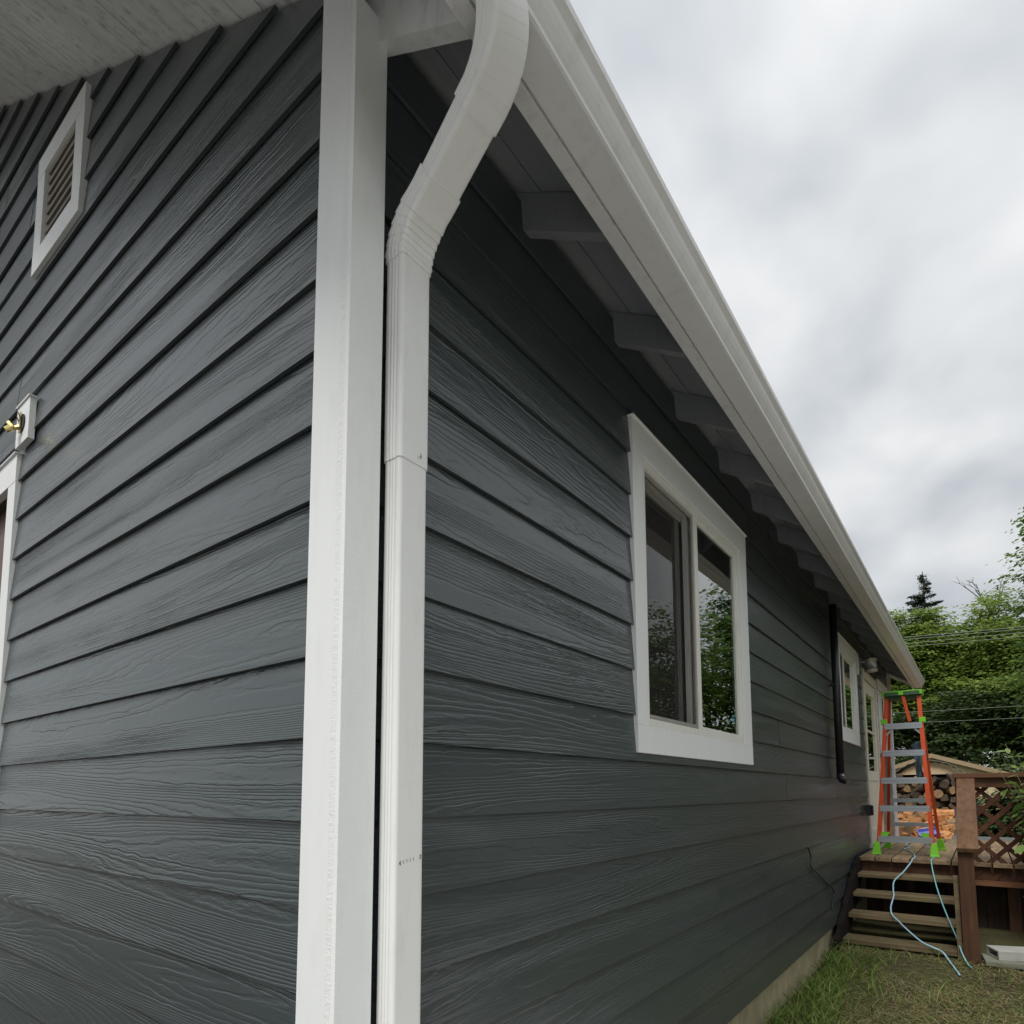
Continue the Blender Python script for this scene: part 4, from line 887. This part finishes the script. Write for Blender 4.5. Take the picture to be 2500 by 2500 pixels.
# firewood: bark debris mound with split logs lying on it
def hm(x, y): return .40+.30*max(0, min(1, (y-10.0)/2.9))*1.6+.06*math.sin(x*4+y*2)
mx_ = np.linspace(-1.6, 2.2, 34); my = np.linspace(9.75, 13.25, 30)
V = [(x+.02*math.sin(y*30), y, hm(x, y)*(min(1, (i+.01)/3)*min(1, (29-i+.01)/2)*min(1, (j+.01)/3)*min(1, (33-j+.01)/3))+.03*math.sin(x*23+y*17)+.02) for i, y in enumerate(my) for j, x in enumerate(mx_)]
F = [(i*34+j, i*34+j+1, (i+1)*34+j+1, (i+1)*34+j) for i in range(29) for j in range(33)]
M_DEB = paint('bark_debris', (.085, .055, .032), .95, .5, 22, 1., bsc=40)
tag(npmesh('bark_debris', V, F, M_DEB), 'mound of bark and wood scraps under the firewood', 'debris', kind='stuff')
rg = random.Random(21)
def log(c, rot, tilt, ln, kind, mat, lbl, grp):
    d = Vector((math.cos(rot)*math.cos(tilt), math.sin(rot)*math.cos(tilt), math.sin(tilt))); sd_ = d.cross(Vector((0, 0, 1))).normalized(); u = sd_.cross(d); a0 = rg.uniform(0, 6.28)
    if kind == 'round': sec = [(.075*math.cos(t*.628), .075*math.sin(t*.628)) for t in range(10)]
    elif kind == 'wedge': sec = [(0, -.06), (.075, .03), (.045, .065), (0, .075), (-.045, .065), (-.075, .03)]
    else: sec = [(-.07, -.028), (.07, -.035), (.075, .02), (-.06, .035)]
    k = rg.uniform(.8, 1.15); sec = [(k*(x*math.cos(a0)-y*math.sin(a0)), k*(x*math.sin(a0)+y*math.cos(a0))) for x, y in sec]; n = len(sec); c = Vector(c)
    if kind == 'plank': sec = [(x, y) for x, y in [(-.08, -.02), (.08, -.02), (.08, .02), (-.08, .02)]]; n = 4
    V = [c+d*s*ln/2+sd_*x*(1 if s < 0 else rg.uniform(.94, 1.0))+u*y for s in (-1, 1) for x, y in sec]
    o = MB().add(V, [tuple(range(n)), tuple(range(2*n-1, n-1, -1))]+[(i, i+n, (i+1) % n+n, (i+1) % n) for i in range(n)]).build('firewood_log', mat)
    solo(o, lbl, 'firewood', grp)
for y in np.arange(9.95, 12.7, .21):
    for x in np.arange(-.6, 1.15, .19):
        xx_, yy_ = x+rg.uniform(-.08, .08), y+rg.uniform(-.07, .07)
        log((xx_, yy_, hm(xx_, yy_)+.045+rg.uniform(0, .05)), rg.uniform(0, 3.14), rg.uniform(-.3, .3), rg.uniform(.30, .42), rg.choice(['wedge', 'plank', 'wedge', 'slab']), rg.choice([M_LOGA, M_LOGA, M_LOGA, M_LOGC]), 'freshly split orange firewood piece tumbled on the pile behind the deck', 'loose split firewood')
for lay in range(6):
    for i in range(9):
        x = wx-.60+i*.15+(.07 if lay % 2 else 0); z = hm(x, 13.0)+.09+lay*.128
        if z > 1.62: continue
        log((x, 12.95+rg.uniform(-.05, .05), z), 1.57+rg.uniform(-.7, .7), rg.uniform(-.2, .2), rg.uniform(.34, .46), rg.choice(['round', 'wedge', 'wedge', 'slab']), rg.choice([M_LOGB, M_LOGB, M_LOGC]), 'dark weathered log stacked under the arched shelter', 'stacked dark logs')
# blue barrel, faded blue tray, leaning grey lath
mb = MB(); pr = [(0, .60), (.15, .60), (.165, .63), (.17, .80), (.165, 1.0), (.172, 1.02), (.165, 1.04), (.15, 1.05), (0, 1.05)]; n = 20
bx_, by_ = .84, 11.95
V = [(bx_+r*math.cos(t*2*math.pi/n), by_+r*math.sin(t*2*math.pi/n), z) for r, z in pr for t in range(n)]
mb.add(V, [(i*n+j, i*n+(j+1) % n, (i+1)*n+(j+1) % n, (i+1)*n+j) for i in range(len(pr)-1) for j in range(n)])
solo(mb.build('barrel', M_BLUEPL, None, True), 'dark blue plastic barrel in the firewood by the railing', 'barrel')
mb = MB(); c = Vector((.42, 9.80, .74)); ax = (Vector((.96, .2, .18)).normalized(), Vector((-.2, .8, .55)).normalized()); nn = ax[0].cross(ax[1]).normalized(); ax = (ax[0], nn.cross(ax[0]), nn)
mb.obox(c, ax, (.125, .075, .006)).obox(c+ax[1]*.075+ax[2]*.025, ax, (.125, .006, .03)).obox(c-ax[1]*.075+ax[2]*.025, ax, (.125, .006, .03)).obox(c+ax[0]*.125+ax[2]*.025, ax, (.006, .069, .03)).obox(c-ax[0]*.125+ax[2]*.025, ax, (.006, .069, .03))
solo(mb.build('plastic_tray', M_LBLUE, None, bevel=.002), 'faded blue plastic tray at the back edge of the deck', 'tray')
solo(MB().bar((.70, 9.72, .30), (.78, 9.85, 1.16), .035, .02, (0, 1, 0)).build('lath', M_PLANK, None), 'grey lath leaning against the firewood behind the deck', 'lath')

# overhead wires
for i, (za, zb) in enumerate(((6.851, 6.693), (6.767, 6.616), (6.617, 6.50), (6.497, 6.371), (4.137, 4.093), (3.754, 3.702))):
    pts = [(x, 25, za+(zb-za)*(x+.95)/3.42+.0012*((x-.76)**2-2.92)) for x in np.linspace(-14, 16, 31).tolist()]
    o = MB().tube(pts, .0085 if i < 4 else .006, 6).build('power_line', M_WIRE, None, True)
    solo(o, ['topmost overhead wire crossing the wood', 'second overhead wire from the top', 'third overhead wire from the top', 'fourth overhead wire, lowest of the upper bundle', 'upper of the two thin low wires crossing the wood', 'lowest thin wire crossing the wood just above the railing'][i], 'wire', 'overhead wires')
